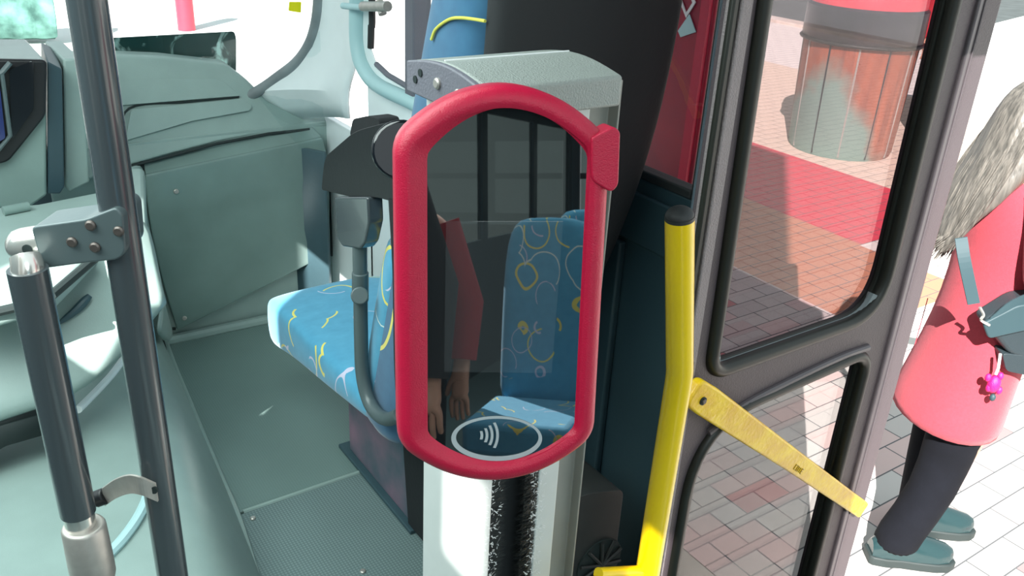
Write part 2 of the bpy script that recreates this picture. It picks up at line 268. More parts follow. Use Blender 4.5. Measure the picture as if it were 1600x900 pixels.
# ------------------------------------------------------------------ mesh helpers
class MB:
    def __init__(s): s.bm = bmesh.new()
    def face(s, pts):
        vs = [s.bm.verts.new(p) for p in pts]; return s.bm.faces.new(vs)
    def box(s, c, sx, sy, sz, M=None):
        c = V(c); pts = []
        for z in (-1, 1):
            for x, y in ((-1, -1), (1, -1), (1, 1), (-1, 1)):
                p = V((x*sx/2, y*sy/2, z*sz/2)); p = (M @ p if M else p) + c; pts.append(s.bm.verts.new(p))
        for f in ((3, 2, 1, 0), (4, 5, 6, 7), (0, 1, 5, 4), (1, 2, 6, 5), (2, 3, 7, 6), (3, 0, 4, 7)): s.bm.faces.new([pts[i] for i in f])
        return s
    def bb(s, a, b):
        a = V(a); b = V(b); return s.box((a+b)/2, abs(b.x-a.x), abs(b.y-a.y), abs(b.z-a.z))
    def prism(s, pts, d):           # polygon extruded along vector d
        d = V(d); n = len(pts); A = [s.bm.verts.new(V(p)) for p in pts]; B = [s.bm.verts.new(V(p)+d) for p in pts]
        s.bm.faces.new(A); s.bm.faces.new(B[::-1])
        for i in range(n): s.bm.faces.new([A[i], B[i], B[(i+1) % n], A[(i+1) % n]])
        return s
    def ring(s, outer, inner, d):   # frame between two outlines with equal counts, extruded along d
        d = V(d); n = len(outer); R = [[s.bm.verts.new(V(p)+o) for p in L_] for L_ in (outer, inner) for o in (V(), d)]
        oa, ob, ia, ib = R
        for i in range(n):
            j = (i+1) % n
            for q in ((oa[i], oa[j], ia[j], ia[i]), (ob[j], ob[i], ib[i], ib[j]), (oa[j], oa[i], ob[i], ob[j]), (ia[i], ia[j], ib[j], ib[i])): s.bm.faces.new(q)
        return s
    def tube(s, pts, r, seg=16, cap=True, closed=False):
        pts = [V(p) for p in pts]; n = len(pts); rs = r if isinstance(r, (list, tuple)) else [r]*n
        up = None; rings = []
        for i, p in enumerate(pts):
            if closed: t = pts[(i+1) % n]-pts[i-1]
            else: t = pts[min(i+1, n-1)]-pts[max(i-1, 0)]
            t.normalize()
            if up is None: up = t.orthogonal().normalized()
            up = (up - t*up.dot(t)).normalized(); sd = t.cross(up)
            rings.append([s.bm.verts.new(p+(up*cos(2*pi*k/seg)+sd*sin(2*pi*k/seg))*rs[i]) for k in range(seg)])
        m = n if closed else n-1
        for i in range(m):
            a, b = rings[i], rings[(i+1) % n]
            for k in range(seg): s.bm.faces.new([a[k], a[(k+1) % seg], b[(k+1) % seg], b[k]])
        if cap and not closed: s.bm.faces.new(rings[0][::-1]); s.bm.faces.new(rings[-1])
        return s
    def loft(s, rings, cap=True, close=True):
        R = [[s.bm.verts.new(V(p)) for p in r] for r in rings]; n = len(R[0])
        for a, b in zip(R, R[1:]):
            for k in range(n if close else n-1): s.bm.faces.new([a[k], a[(k+1) % n], b[(k+1) % n], b[k]])
        if cap: s.bm.faces.new(R[0][::-1]); s.bm.faces.new(R[-1])
        return s
    def ball(s, c, rx, ry=None, rz=None, M=None, seg=20, lo=0.0, hi=1.0):
        ry = ry or rx; rz = rz or rx; c = V(c); rows = []
        for i in range(seg//2+1):
            th = pi*(lo+(hi-lo)*i/(seg//2)); row = []
            for k in range(seg):
                p = V((rx*sin(th)*cos(2*pi*k/seg), ry*sin(th)*sin(2*pi*k/seg), rz*cos(th))); row.append((M @ p if M else p)+c)
            rows.append(row)
        R = [[s.bm.verts.new(p) for p in r] for r in rows]
        for a, b in zip(R, R[1:]):
            for k in range(seg): s.bm.faces.new([a[k], b[k], b[(k+1) % seg], a[(k+1) % seg]])
        s.bm.faces.new(R[-1][::-1]) if hi < 1 else None
        bmesh.ops.remove_doubles(s.bm, verts=s.bm.verts, dist=1e-6)
        return s
    def build(s, name, m, parent=None, origin=None, smooth=True, bevel=0, bseg=3, subsurf=0, solid=0, angle=35, label=None, solid_off=-1):
        me = bpy.data.meshes.new(name); org = V(origin) if origin is not None else V((0, 0, 0))
        if parent is not None: org = V(parent['_o']) if '_o' in parent else V((0, 0, 0))
        bmesh.ops.recalc_face_normals(s.bm, faces=s.bm.faces) if not solid else None
        s.bm.normal_update()
        if parent is None and origin is None and len(s.bm.verts):
            zs = min(v.co.z for v in s.bm.verts); xs = [v.co.x for v in s.bm.verts]; ys = [v.co.y for v in s.bm.verts]
            org = V(((min(xs)+max(xs))/2, (min(ys)+max(ys))/2, zs))
        bmesh.ops.translate(s.bm, verts=s.bm.verts, vec=-org)
        s.bm.to_mesh(me); s.bm.free()
        o = bpy.data.objects.new(name, me); C.objects.link(o); me.materials.append(MATS[m] if isinstance(m, str) else m)
        if parent is not None: o.parent = parent
        else: o.location = org
        if smooth:
            for p in me.polygons: p.use_smooth = True
            if hasattr(me, 'set_sharp_from_angle'): me.set_sharp_from_angle(angle=radians(angle if not (bevel or subsurf) else 180 if subsurf else angle))
        if solid:
            k = o.modifiers.new('solid', 'SOLIDIFY'); k.thickness = solid; k.offset = solid_off
        if bevel:
            k = o.modifiers.new('bevel', 'BEVEL'); k.width = bevel; k.segments = bseg; k.limit_method = 'ANGLE'; k.angle_limit = radians(30); k.harden_normals = False
        if subsurf:
            k = o.modifiers.new('sub', 'SUBSURF'); k.levels = subsurf; k.render_levels = subsurf
        o['_o'] = tuple(org)
        if label: o['label'] = label
        return o

def thing(name, label, cat, loc=(0, 0, 0), group=None, kind=None):
    o = bpy.data.objects.new(name, None); C.objects.link(o); o.location = loc; o['_o'] = tuple(loc); o.empty_display_size = .05
    o['label'] = label; o['category'] = cat
    if group: o['group'] = group
    if kind: o['kind'] = kind
    return o
def tag(o, label, cat, group=None):
    o['label'] = label; o['category'] = cat
    if group: o['group'] = group
    return o
def struct(o, label=None):
    o['kind'] = 'structure'
    if label: o['label'] = label
    return o

def smooth_path(pts, n=6):
    pts = [V(p) for p in pts]; out = []
    P = [pts[0]*2-pts[1]]+pts+[pts[-1]*2-pts[-2]]
    for i in range(1, len(P)-2):
        a, b, c, d = P[i-1:i+3]
        for k in range(n):
            t = k/n; out.append(.5*((2*b)+(c-a)*t+(2*a-5*b+4*c-d)*t*t+(3*b-a-3*c+d)*t**3))
    out.append(pts[-1]); return out
def rpoly(pts, r, n=5):             # polygon with rounded corners (planar points in 3D); r may be a list
    pts = [V(p) for p in pts]; out = []; N = len(pts)
    for i, p in enumerate(pts):
        rr = r[i] if isinstance(r, (list, tuple)) else r
        a = (pts[i-1]-p); b = (pts[(i+1) % N]-p); ra = min(rr, a.length*.49, b.length*.49)
        A = p+a.normalized()*ra; B = p+b.normalized()*ra
        for k in range(n+1):
            t = k/n; out.append(A*(1-t)**2+p*2*t*(1-t)+B*t*t)
    return out
def inset(pts, amt, nrm):           # move a closed planar outline inwards by amt
    pts = [V(p) for p in pts]; c = sum(pts, V())/len(pts); out = []; N = len(pts)
    for i, p in enumerate(pts):
        t = (pts[(i+1) % N]-pts[i-1]).normalized(); q = t.cross(nrm).normalized()
        if q.dot(c-p) < 0: q = -q
        out.append(p+q*amt)
    return out
def screw(parent, c, n, r=.006, m='screw', label=None, name='screw'):
    n = V(n).normalized(); c = V(c); b = MB()
    b.tube([c, c+n*r*.35, c+n*r*.6], [r, r, r*.7], 14)
    u = n.orthogonal().normalized(); v = n.cross(u); R = Matrix((u, v, n)).transposed()
    return b.build(name, m, parent, label=label)

# ================================================================== STRUCTURE
WX = 1.28
# ground outside
g = MB(); g.face([(1.9, -8, -.38), (12.2, -8, -.38), (12.2, 10.5, -.38), (1.9, 5.2, -.38)]); 
struct(g.build('ground', 'pavers', origin=(0, 0, -.38), smooth=False), 'paved footpath of cream, pink, brown and red pavers outside the bus')
g = MB(); g.face([(-30, -30, -.50), (60, -30, -.50), (60, 60, -.50), (-30, 60, -.50)])
struct(g.build('trim_1', 'asphalt', origin=(0, 0, -.5), smooth=False), 'dark asphalt road around the footpath')
g = MB(); g.face([(-1.2, 4.2, -.385), (1.9, 5.2, -.385), (12.2, 10.5, -.385), (12.2, 60, -.385), (-1.2, 60, -.385)]); g.face([(12.55, -20, -.385), (40, -20, -.385), (40, 14, -.385), (12.55, 7.8, -.385)]); struct(g.build('ground', 'concrete', origin=(0, 0, -.385), smooth=False), 'pale concrete forecourt ahead of the bus')
g = MB(); g.bb((1.78, -8, -.5), (1.9, 5.2, -.375)); g.bb((12.2, -8, -.5), (12.55, 40, -.33))
struct(g.build('trim_2', 'kerb', bevel=.01), 'pale stone kerb along the footpath')

# bus floor
g = MB(); g.bb((.40, 2.055, -.06), (WX, 3.13, 0)); struct(g.build('floor', 'mat_front', bevel=.003), 'teal rubber floor in front of the seat')
g = MB(); g.bb((.40, .95, -.06), (WX, 2.045, 0)); struct(g.build('floor', 'mat_rear', bevel=.003), 'dotted rubber floor below the seat')
g = MB(); g.bb((-1.28, -7.5, -.08), (.40, 2.9, -.005)); g.bb((.40, -7.5, -.08), (WX, .94, -.005)); struct(g.build('floor', 'mat_rear', smooth=False), 'dotted rubber floor of the aisle')
g = MB(); g.tube([(.565, 2.05, .0), (WX-.02, 2.05, .0)], .007, 8); struct(g.build('trim_3', 'plastic', smooth=True), 'raised joint strip between the two floor mats')
# roof and blind sides, cut open or raised to shape the sunlight
g = MB(); g.bb((-.60, .35, 2.15), (1.32, 3.0, 2.25)); struct(g.build('ceiling', 'roofing', smooth=False), 'roof over the driver area')
g = MB(); g.bb((-1.32, -7.6, 2.15), (1.32, -2.4, 2.25)); struct(g.build('ceiling', 'roofing', smooth=False), 'roof over the passenger seats')
g = MB()
g.bb((-1.32, -7.5, -.1), (-1.28, 3.0, .95)); g.bb((-1.32, -7.5, 1.85), (-1.28, -2.5, 2.15)); g.bb((-1.32, .35, .95), (-1.28, .70, 2.40)); g.bb((-1.32, .70, .95), (-1.28, 2.0, 2.12))
for y in (-7.4, -6.0, -4.6, -3.2, .38, 2.0, 2.9): g.bb((-1.32, y-.06, .95), (-1.28, y+.06, 2.05))
struct(g.build('wall_left', 'slate', smooth=False))
g = MB()
for a, b in ((-7.34, -6.06), (-5.94, -4.66), (-4.54, -3.26)): g.bb((-1.303, a, .95), (-1.297, b, 1.85))
struct(g.build('window_1', 'glass_rear', smooth=False), 'tinted windows along the far side of the bus')
# added unseen slotted screen beside the bus: it shades most of the cabin and the near footpath
def lat(c, x): return (.65*x-c)/.76
g = MB(); bx0, bx1 = -3.06, -3.04
def col_(c0_, c1_, z0_, z1_): g.bb((bx0, lat(c0_, -3.05), z0_), (bx1, lat(c1_, -3.05), z1_))
col_(.42, .005, -.5, 9.0); col_(-.055, -.25, -.5, 9.0); col_(-.325, -1.25, -.5, 9.0)
for c0_, c1_, z0_, z1_ in ((.005, -.055, 4.52, 4.76), (-.25, -.325, 4.45, 4.64)):
    col_(c0_, c1_, -.5, z0_); col_(c0_, c1_, z1_, 9.0)
col_(-1.60, -3.1, -.5, 9.0)
struct(g.build('shade_screen', 'kerb', smooth=False), 'added slotted screen shaping the sunlight from the far side of the bus')
g = MB(); g.bb((-1.32, -7.54, -.1), (1.32, -7.5, 1.0)); g.bb((-1.32, -7.54, 1.75), (1.32, -7.5, 2.2))
for x in (-1.26, -.42, .42, 1.26): g.bb((x-.05, -7.54, 1.0), (x+.05, -7.5, 1.75))
g.bb((-1.2, -7.53, 1.36), (1.2, -7.49, 1.42))
struct(g.build('wall_back', 'slate', smooth=False))
g = MB(); g.bb((-1.2, -7.523, 1.0), (1.2, -7.517, 1.75)); struct(g.build('window_2', 'glass_rear', smooth=False), 'tinted rear window of the bus')
# curb side wall: rear of the door, and from the door to the windscreen pillar
ZS = 1.05   # sill
g = MB()
g.bb((WX, -7.5, -.1), (WX+.04, -1.74, .95)); g.bb((WX, -7.5, 1.85), (WX+.04, -1.74, 2.15)); g.bb((WX, 1.2, 2.06), (WX+.04, 3.0, 2.15))
for y in (-7.4, -6.0, -4.6, -3.2, -1.8): g.bb((WX, y-.06, .95), (WX+.04, y+.06, 1.85))
struct(g.build('wall_right', 'slate', smooth=False))
g = MB()
for a, b in ((-7.34, -6.06), (-5.94, -4.66), (-4.54, -3.26), (-3.14, -1.86)): g.bb((WX+.017, a, .95), (WX+.023, b, 1.85))
struct(g.build('window_3', 'glass_rear', smooth=False), 'tinted windows along the kerb side of the bus')
# dark slate lining beside the door, stepping to pale lining by the dashboard
g = MB(); g.bb((WX, 1.179, -.1), (WX+.04, 1.75, 1.105)); g.bb((WX-.012, 1.179, .96), (WX, 1.72, 1.075)); g.bb((WX-.02, 1.36, 0), (WX, 1.75, .95))
struct(g.build('wall_right', 'slate', bevel=.006), 'dark slate lining below the window beside the door')
g = MB(); g.bb((WX, 1.75, -.1), (WX+.04, 2.68, ZS)); g.bb((WX+.055, 2.68, -.1), (WX+.08, 3.19, .80)); g.bb((WX, 2.66, -.1), (WX+.08, 2.70, .80))
struct(g.build('wall_right', 'white_trim', bevel=.004), 'pale teal lining under the side window')
g = MB(); g.prism([(WX-.01, 1.14, -.1), (WX+.05, 1.14, -.1), (WX+.05, 1.178, -.1), (WX-.01, 1.178, -.1)], (0, 0, 2.25))
dj = struct(g.build('trim_4', 'jamb_slate', bevel=.003), 'slate painted door jamb'); dj['_o'] = tuple(dj.location)
screw(dj, PX(1105, 213, WX-.012), (-.9, -.4, 0), .005)
g = MB(); g.bb((WX-.005, 1.179, 1.105), (WX+.03, 1.187, 2.1)); g.bb((WX-.005, 1.187, 1.105), (WX+.03, 1.75, 1.125)); g.bb((WX-.005, 1.73, 1.105), (WX+.03, 1.80, 2.1))
struct(g.build('window_4', 'rubber', bevel=.004), 'black rubber frame of the small window beside the door')
g = MB(); g.bb((WX+.012, 1.187, 1.12), (WX+.018, 1.74, 2.1)); struct(g.build('window_4', 'glass_small', smooth=False), 'small window pane beside the door')

# ---- side window near the windscreen
ins = [PX(583, 0, WX), PX(582, 40, WX), PX(581, 75, WX), PX(590, 100, WX), PX(608, 117, WX), PX(650, 142, WX), PX(720, 180, WX)]
top = 2.05
fr = [V((WX, ins[0].y, top))]+ins+[V((WX, 1.80, ins[-1].z)), V((WX, 1.80, top))]
out = [V((WX, ins[0].y+.10, top)), PX(556, 0, WX), PX(554, 40, WX), PX(556, 85, WX), PX(566, 120, WX), PX(588, 140, WX), PX(645, 168, WX), PX(720, 208, WX), V((WX, 1.74, ins[-1].z-.06)), V((WX, 1.74, top+.05))]
out = [V((WX, p.y, p.z)) for p in out]
g = MB(); g.ring(out, [fr[0]]+fr[1:8]+fr[8:], (-.006, 0, 0)); wf = struct(g.build('window_5', 'white_trim', bevel=.003), 'pale frame of the side window by the windscreen')
g = MB(); g.tube(smooth_path([p+V((-.004, 0, 0)) for p in fr[0:4]], 4), .011, 10); g.build('rubber_seal', 'rubber', wf)
g = MB(); g.tube([p+V((-.004, 0, 0)) for p in [fr[4], fr[5], fr[6], fr[7], fr[8]]], .009, 8); g.build('sill_strip', 'cap_end', wf)
g = MB(); g.prism([p+V((.012, 0, 0)) for p in fr], (.004, 0, 0)); g.build('window_pane', 'glass_side', wf, smooth=False)
# rounded pale tube running round the opening
tb = [PX(560, -60, WX-.02), PX(557, 20, WX-.02), PX(558, 70, WX-.02), PX(567, 105, WX-.02), PX(590, 133, WX-.02), PX(645, 160, WX-.02), PX(720, 200, WX-.02), PX(800, 245, WX-.02)]
g = MB(); g.tube(smooth_path(tb, 5), .024, 16); struct(g.build('trim_5', 'teal_trim'), 'pale rounded tube trim below and beside the side window')
g = MB(); a_ = PX(655, 0, WX); g.bb((WX-.03, a_.y-.02, ZS), (WX+.03, a_.y+.035, 2.1)); struct(g.build('trim_6', 'cap_end', bevel=.006), 'grey window mullion behind the seat')

# ---- windscreen seal, pillar and glass
seal = [(499, -60, 2.98), (498, 0, 3.0), (493, 40, 3.03), (482, 72, 3.07), (463, 98, 3.11), (435, 120, 3.17), (405, 141, 3.22), (350, 172, 3.28), (250, 215, 3.33)]
sp_ = [PY(*q) for q in seal]
g = MB(); g.tube(smooth_path([V((sp_[0].x+.0, sp_[0].y-.05, 2.1))]+sp_+[V((.1, 3.38, sp_[-1].z)), V((-1.2, 3.2, sp_[-1].z))], 6), .020, 14)
struct(g.build('trim_7', 'seal_pale'), 'worn grey rubber seal round the windscreen corner')
# pillar: surface from seal to side window
rows = []
lp = [V((sp_[0].x, sp_[0].y, 2.1))]+sp_[:7]+[PY(430, 168, 3.23), PY(468, 184, 3.20)]
rpx = [V((WX, out[1].y, 2.1)), V((WX, out[1].y, out[1].z+.15)), out[1], out[2], out[3], PX(556, 110, WX), PX(550, 130, WX), PX(547, 145, WX), PX(546, 160, WX), PX(548, 185, WX), PX(550, 205, WX)]
for a, b in zip(lp, rpx):
    b = V((WX-.001, b.y, b.z)); mid = (a+b)/2 + V((.10, .10, 0))*(.6 if (b-a).length > .2 else .35)
    rows.append([a*(1-t)**2+mid*2*t*(1-t)+b*t*t for t in [i/8 for i in range(9)]])
g = MB(); g.loft(rows, cap=False, close=False); pl_ = struct(g.build('wall_front', 'white_trim', solid=.01), 'pale moulded windscreen pillar')
g = MB(); g.tube(smooth_path([PY(527, 20, 2.93)+V((0, 0, .5)), PY(535, 20, 2.93), PY(530, 100, 2.95), PY(526, 170, 2.97)], 5), .006, 8); g.build('pillar_joint', 'teal_trim', pl_)
# windscreen glass (curved in plan)
cols = [(-1.3, 3.0), (-1.0, 3.2), (-.4, 3.36), (.3, 3.40), (.8, 3.32), (1.05, 3.24), (1.18, 3.13), (1.26, 2.99)]
g = MB(); g.loft([[(x, y+.02, z) for x, y in cols] for z in (.70, 1.2, 1.7, 2.2)], cap=False, close=False)
ws = struct(g.build('window_6', 'glass_shield'), 'windscreen of the bus')
g = MB(); g.loft([[(x, y+.04, z) for x, y in cols] for z in (-.3, .70)], cap=False, close=False); struct(g.build('wall_front', 'plastic_dark', solid=.02), 'front wall under the windscreen')
# bulkhead behind the cover panel
g = MB(); g.bb((.35, 3.165, -.05), (WX+.075, 3.20, .78)); struct(g.build('wall_front', 'plastic', bevel=.004), 'moulded bulkhead at the front of the floor')
g = MB(); g.tube([(.64, 3.14, .01), (WX, 3.12, .01)], .022, 10); struct(g.build('trim_8', 'plastic'), 'rounded cove where floor meets bulkhead')

# stickers and film on the windscreen
film = [PY(160, 60, 3.375), PY(366, 49, 3.375), PY(369, 60, 3.375), PY(369, 118, 3.375), PY(160, 100, 3.375)]
g = MB(); g.prism(rpoly(film, .01), (0, .003, 0)); tag(g.build('dark_film', 'scratched_film', smooth=False), 'dark green scratched plastic sheet standing at the bottom of the windscreen', 'plastic sheet')
g = MB(); g.prism(rpoly([PY(452, 3, 3.06), PY(471, 3, 3.06), PY(470, 20, 3.06), PY(451, 17, 3.06)], .003), (0, .002, 0)); tag(g.build('sticker', 'sticker_yellow', smooth=False), 'small yellow square sticker on the windscreen near the pillar', 'sticker')

# ================================================================== DASHBOARD
HN = V((0, -1, .5)).normalized(); HP = V((0, 3.14, .72))
def H(x, y, off=0): return PL(x, y, HP, HN) + HN*off
dash = thing('dashboard', 'grey green moulded dashboard hood below the windscreen', 'dashboard', (.8, 3.2, .7))
hood = [H(100, 86), H(170, 85), H(250, 88), H(352, 99), H(385, 124), H(420, 158), H(440, 168), H(470, 175), H(508, 183), H(517, 190), H(512, 199), H(480, 200), H(420, 207), H(340, 222), H(260, 243), H(190, 263), H(120, 290)]
g = MB(); g.prism(hood, V((0, .06, .006))); g.build('hood', 'plastic', dash, bevel=.012, bseg=4)
g = MB(); g.prism(rpoly([H(120, 128), H(336, 124), H(350, 130), H(374, 151), H(200, 165), H(120, 172)], .008), HN*.013); g.build('upper_ridge', 'plastic', dash, bevel=.004)
g = MB(); g.prism(rpoly([H(204, 173), H(376, 156), H(392, 166), H(389, 174), H(300, 190), H(195, 221)], .008), HN*.015); g.build('lower_ridge', 'plastic', dash, bevel=.004)
g = MB(); g.tube(smooth_path([H(190, 224, .006), H(201, 170, .006), H(290, 160, .006), H(373, 152, .006)], 6), .0035, 8); g.build('groove_line', 'groove', dash)
g = MB(); g.tube([H(186, 264, -.004), H(260, 245, -.004), H(340, 224, -.004), H(420, 209, -.004), H(484, 202, -.004)], .006, 8); g.build('shadow_gap', 'groove', dash)
# driver side upper body of the dashboard
def surf(name, rows, m, parent, solid=.02, sub=0, bevel=0):
    g = MB(); g.loft(rows, cap=False, close=False); o = g.build(name, m, parent, solid=0, subsurf=sub)
    k = o.modifiers.new('solid', 'SOLIDIFY'); k.thickness = solid; k.offset = 0; return o
body = thing('driver_console', 'pale teal moulded console left of the floor, below the driver instruments', 'console', (.2, 2.4, 0))
# instrument box: front face polygons facing the seat of the driver
def I(x, y, yy=2.72): return PY(x, y, yy)
g = MB(); g.prism([I(-60, 95), I(72, 94), I(74, 305), I(40, 330), I(-60, 320)], (.0, .34, .0)); g.build('instrument_box', 'plastic_panel', body, bevel=.008)
g = MB(); g.prism([I(74, 96), I(97, 108), I(101, 292), I(94, 303), I(75, 303)], (.03, .30, .0)); g.build('box_side', 'slate', body, bevel=.004)
g = MB(); g.prism([I(99, 92, 2.80), I(128, 92, 2.80), I(140, 285, 2.80), I(108, 300, 2.80), I(102, 292, 2.80)], (0, .30, 0)); g.build('box_flank', 'plastic', body, bevel=.006)
bz = [I(-40, 90, 2.715), I(72, 92, 2.715), I(70, 178, 2.715), I(12, 250, 2.715), I(-40, 262, 2.715)]
g = MB(); g.prism(rpoly(bz, .015), (0, -.02, 0)); cl = g.build('instrument_bezel', 'black', body, bevel=.006)
g = MB(); g.prism(rpoly([I(14, 108, 2.69), I(52, 94, 2.69), I(52, 170, 2.69), I(18, 218, 2.69)], .01), (0, -.006, 0)); g.build('instrument_glass', 'black_gloss', cl)
g = MB(); g.tube([I(-20, 128, 2.68), I(4, 112, 2.68), I(16, 98, 2.68)], .007, 8); g.tube([I(3, 114, 2.68), I(16, 212, 2.68), I(-4, 236, 2.68)], .006, 8); g.build('bezel_rib', 'clamp_grey', cl)
g = MB(); g.prism(rpoly([I(-30, 130, 2.68), I(-2, 122, 2.68), I(8, 215, 2.68), I(-30, 236, 2.68)], .006), (0, -.006, 0)); g.build('dial_screen', mat('dial', (.02, .03, .12), .1, coat=.6), cl)
# dashboard deck (horizontal shelf) behind the poles
Z1 = .80
deck = [PZ(-80, 330, Z1), PZ(60, 318, Z1), PZ(150, 300, Z1), PZ(190, 262, Z1), PZ(225, 262, Z1), PZ(228, 345, Z1), PZ(150, 385, Z1), PZ(80, 455, Z1), PZ(-80, 500, Z1)]
g = MB(); g.prism(deck, (0, 0, -.05)); g.build('deck', 'plastic', body, bevel=.012)
g = MB(); h0 = PZ(5, 330, Z1+.012); h1 = PZ(45, 322, Z1+.012); g.tube([h0, h1], .013, 12); g.build('hinge', 'plastic_panel', body)
g = MB(); g.tube([PZ(80, 462, Z1-.01), PZ(150, 402, Z1-.01)], .011, 8); g.tube([PZ(-60, 500, Z1-.01), PZ(60, 472, Z1-.01)], .011, 8); g.build('deck_gap', 'groove', body)
# sloping sunlit face between deck and lower edge
def S(x, y, z): return PZ(x, y, z)
r0_ = [PY(-80, 480, 2.16), PY(0, 470, 2.18), PY(80, 450, 2.20), PY(150, 392, 2.25), PY(205, 345, 2.32), PY(228, 345, 2.36)]
r1_ = [PY(-80, 560, 2.10), PY(0, 545, 2.11), PY(80, 520, 2.13), PY(150, 470, 2.17), PY(215, 420, 2.22), PY(243, 418, 2.26)]
r2_ = [PY(-80, 640, 2.04), PY(0, 618, 2.04), PY(80, 600, 2.05), PY(150, 560, 2.08), PY(215, 500, 2.14), PY(253, 455, 2.20)]
r3_ = [PY(-80, 700, 2.00), PY(0, 658, 2.00), PY(80, 636, 2.01), PY(150, 600, 2.04), PY(212, 530, 2.11), PY(256, 478, 2.18)]
r4_ = [p+V((.01, .09, -.02)) for p in r3_]
surf('sloping_face', [r0_, r1_, r2_, r3_, r4_], 'plastic', body, .02, sub=2)
sl = [PY(92, 505, 2.125), PY(118, 485, 2.14), PY(140, 462, 2.155)]
g = MB(); g.tube(smooth_path(sl, 4), [.004, .006, .008, .009, .010, .011, .011, .010, .007], 10); g.build('pull_slot', 'plastic_dark', body)
# dark underside strip
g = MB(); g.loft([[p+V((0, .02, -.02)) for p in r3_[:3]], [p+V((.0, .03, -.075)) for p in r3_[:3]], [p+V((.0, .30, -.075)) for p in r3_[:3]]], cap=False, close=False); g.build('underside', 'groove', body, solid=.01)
# light streak curving down the body, put in as a white tube
g = MB(); g.tube(smooth_path([S(122, 640, .44), S(150, 612, .42), S(175, 585, .38), S(192, 562, .36)], 5), .010, 10); g.build('light_streak', 'white_trim', body)
# lower body : loft along Y
prof = []
for (yy, bx, hz) in ((1.2, .44, .30), (1.6, .50, .33), (1.9, .53, .34), (2.2, .56, .33), (2.6, .59, .31), (2.95, .62, .30), (3.16, .64, .30)):
    ww = .26 if yy < 2.4 else .22
    prof.append([(bx, yy, -.02), (bx-.015, yy, .03), (bx-.05, yy, hz*.35), (bx-.10, yy, hz*.75), (bx-.17, yy, hz*.97), (bx-ww-.05, yy, hz*1.04), (bx-.50, yy, hz*1.02), (bx-.85, yy, hz*1.0), (bx-1.2, yy, hz)])
g = MB(); g.loft(prof, cap=False, close=False); o = g.build('lower_body', 'plastic', body, subsurf=2)
k = o.modifiers.new('solid', 'SOLIDIFY'); k.thickness = .015; k.offset = 0
# rib and groove where the console meets the floor
rb = [PZ(232, 440, .05), PZ(262, 545, .01), PZ(300, 640, .005), PZ(340, 735, .005), PZ(372, 810, .005), PZ(402, 905, .005)]
g = MB(); g.tube(smooth_path(rb, 5), .011, 10); g.build('edge_rib', 'plastic', body)
rb2 = [PZ(247, 500, .04), PZ(262, 560, .03), PZ(294, 640, .03), PZ(330, 728, .03), PZ(362, 815, .03), PZ(388, 905, .03)]
g = MB(); g.tube(smooth_path(rb2, 5), .006, 8); g.build('edge_groove', 'groove', body)
# the stepped shoulder left of the cover panel
sh = [[PY(190, 265, 3.10), PY(190, 300, 3.08), PY(212, 345, 3.0), PY(236, 420, 2.95), PY(252, 460, 2.9), PY(252, 490, 2.88), PY(245, 520, 2.8)],
      [PY(222, 254, 3.14), PY(226, 300, 3.14), PY(240, 400, 3.14), PY(252, 460, 3.13), PY(262, 500, 3.12), PY(270, 520, 3.1), PY(262, 535, 3.0)]]
mid = [a.lerp(b, .5)+V((0, -.015, .0)) for a, b in zip(*sh)]
surf('shoulder', [sh[0], mid, sh[1]], 'plastic', body, .01, sub=2)
g = MB(); g.tube(smooth_path([PY(212, 362, 2.93), PY(232, 410, 2.90), PY(252, 455, 2.86)], 4), .006, 8); g.build('shoulder_groove', 'groove', body)
# curved pale line on the lower body
arc = [(168, 868), (190, 845), (212, 815), (226, 788), (232, 770)]
g = MB(); g.tube(smooth_path([PZ(x, y, .352) for x, y in arc], 5), .012, 8); g.build('arc_mark', 'teal_trim', body)

# ---- removable cover panel
cp = thing('cover_panel', 'dark grey green screwed cover panel on the bulkhead', 'panel', (1.0, 3.15, .0))
def K(x, y, yy=3.13): return PY(x, y, yy)
rowsP = []
for t, dy in [(i_/28, (-.004 if i_ < 8 else -.004+.006*min(1, (i_-8)/3) if i_ < 20 else .002-.008*min(1, (i_-20)/3))) for i_ in range(29)]:
    lx, lyy = (226+(276-226)*t**1.6, 272+(514-272)*t); rx_, ry_ = (502+12*min(1, t*4), 214+(394-214)*t)
    L_, R_ = K(lx, lyy), K(rx_, ry_); rowsP.append([L_.lerp(R_, u)+V((0, dy, 0)) for u in [i/8 for i in range(9)]])
g = MB(); g.loft(rowsP, cap=False, close=False); pnl = g.build('panel', 'plastic_panel', cp, angle=60)
k = pnl.modifiers.new('solid', 'SOLIDIFY'); k.thickness = .02; k.offset = 0
k = pnl.modifiers.new('bevel', 'BEVEL'); k.width = .006; k.segments = 3; k.limit_method = 'ANGLE'; k.angle_limit = radians(50)
g = MB(); g.prism([K(224, 252, 3.165), K(488, 198, 3.165), K(503, 214, 3.128), K(228, 274, 3.128)], (0, .02, -.01)); g.build('top_chamfer', 'plastic_panel', cp, bevel=.003)
for q in ((484, 254), (275, 299), (288, 497)): screw(cp, K(*q, 3.112), (0, -1, 0), .009, 'steel')
g = MB(); pts = [K(222, 250), K(226, 272), K(240, 400), K(262, 508), K(277, 518)]; g.tube(smooth_path([p+V((0, .025, 0)) for p in pts], 4), .006, 8); g.build('panel_gap', 'groove', cp)
g = MB(); g.tube([K(516, 222, 3.155), K(518, 400, 3.155)], .005, 8); g.build('panel_gap', 'groove', cp)
# floor screw heads
for q, z in (((395, 810), .001), ((567, 893), .001)):
    s = screw(None, PZ(*q, z), (0, 0, 1), .008, 'steel', name='floor_screw')
    tag(s, 'small steel screw in the corner of the dotted floor mat beside the console' if q[0] < 400 else 'small steel screw in the dotted floor mat near the ticket post', 'screw')
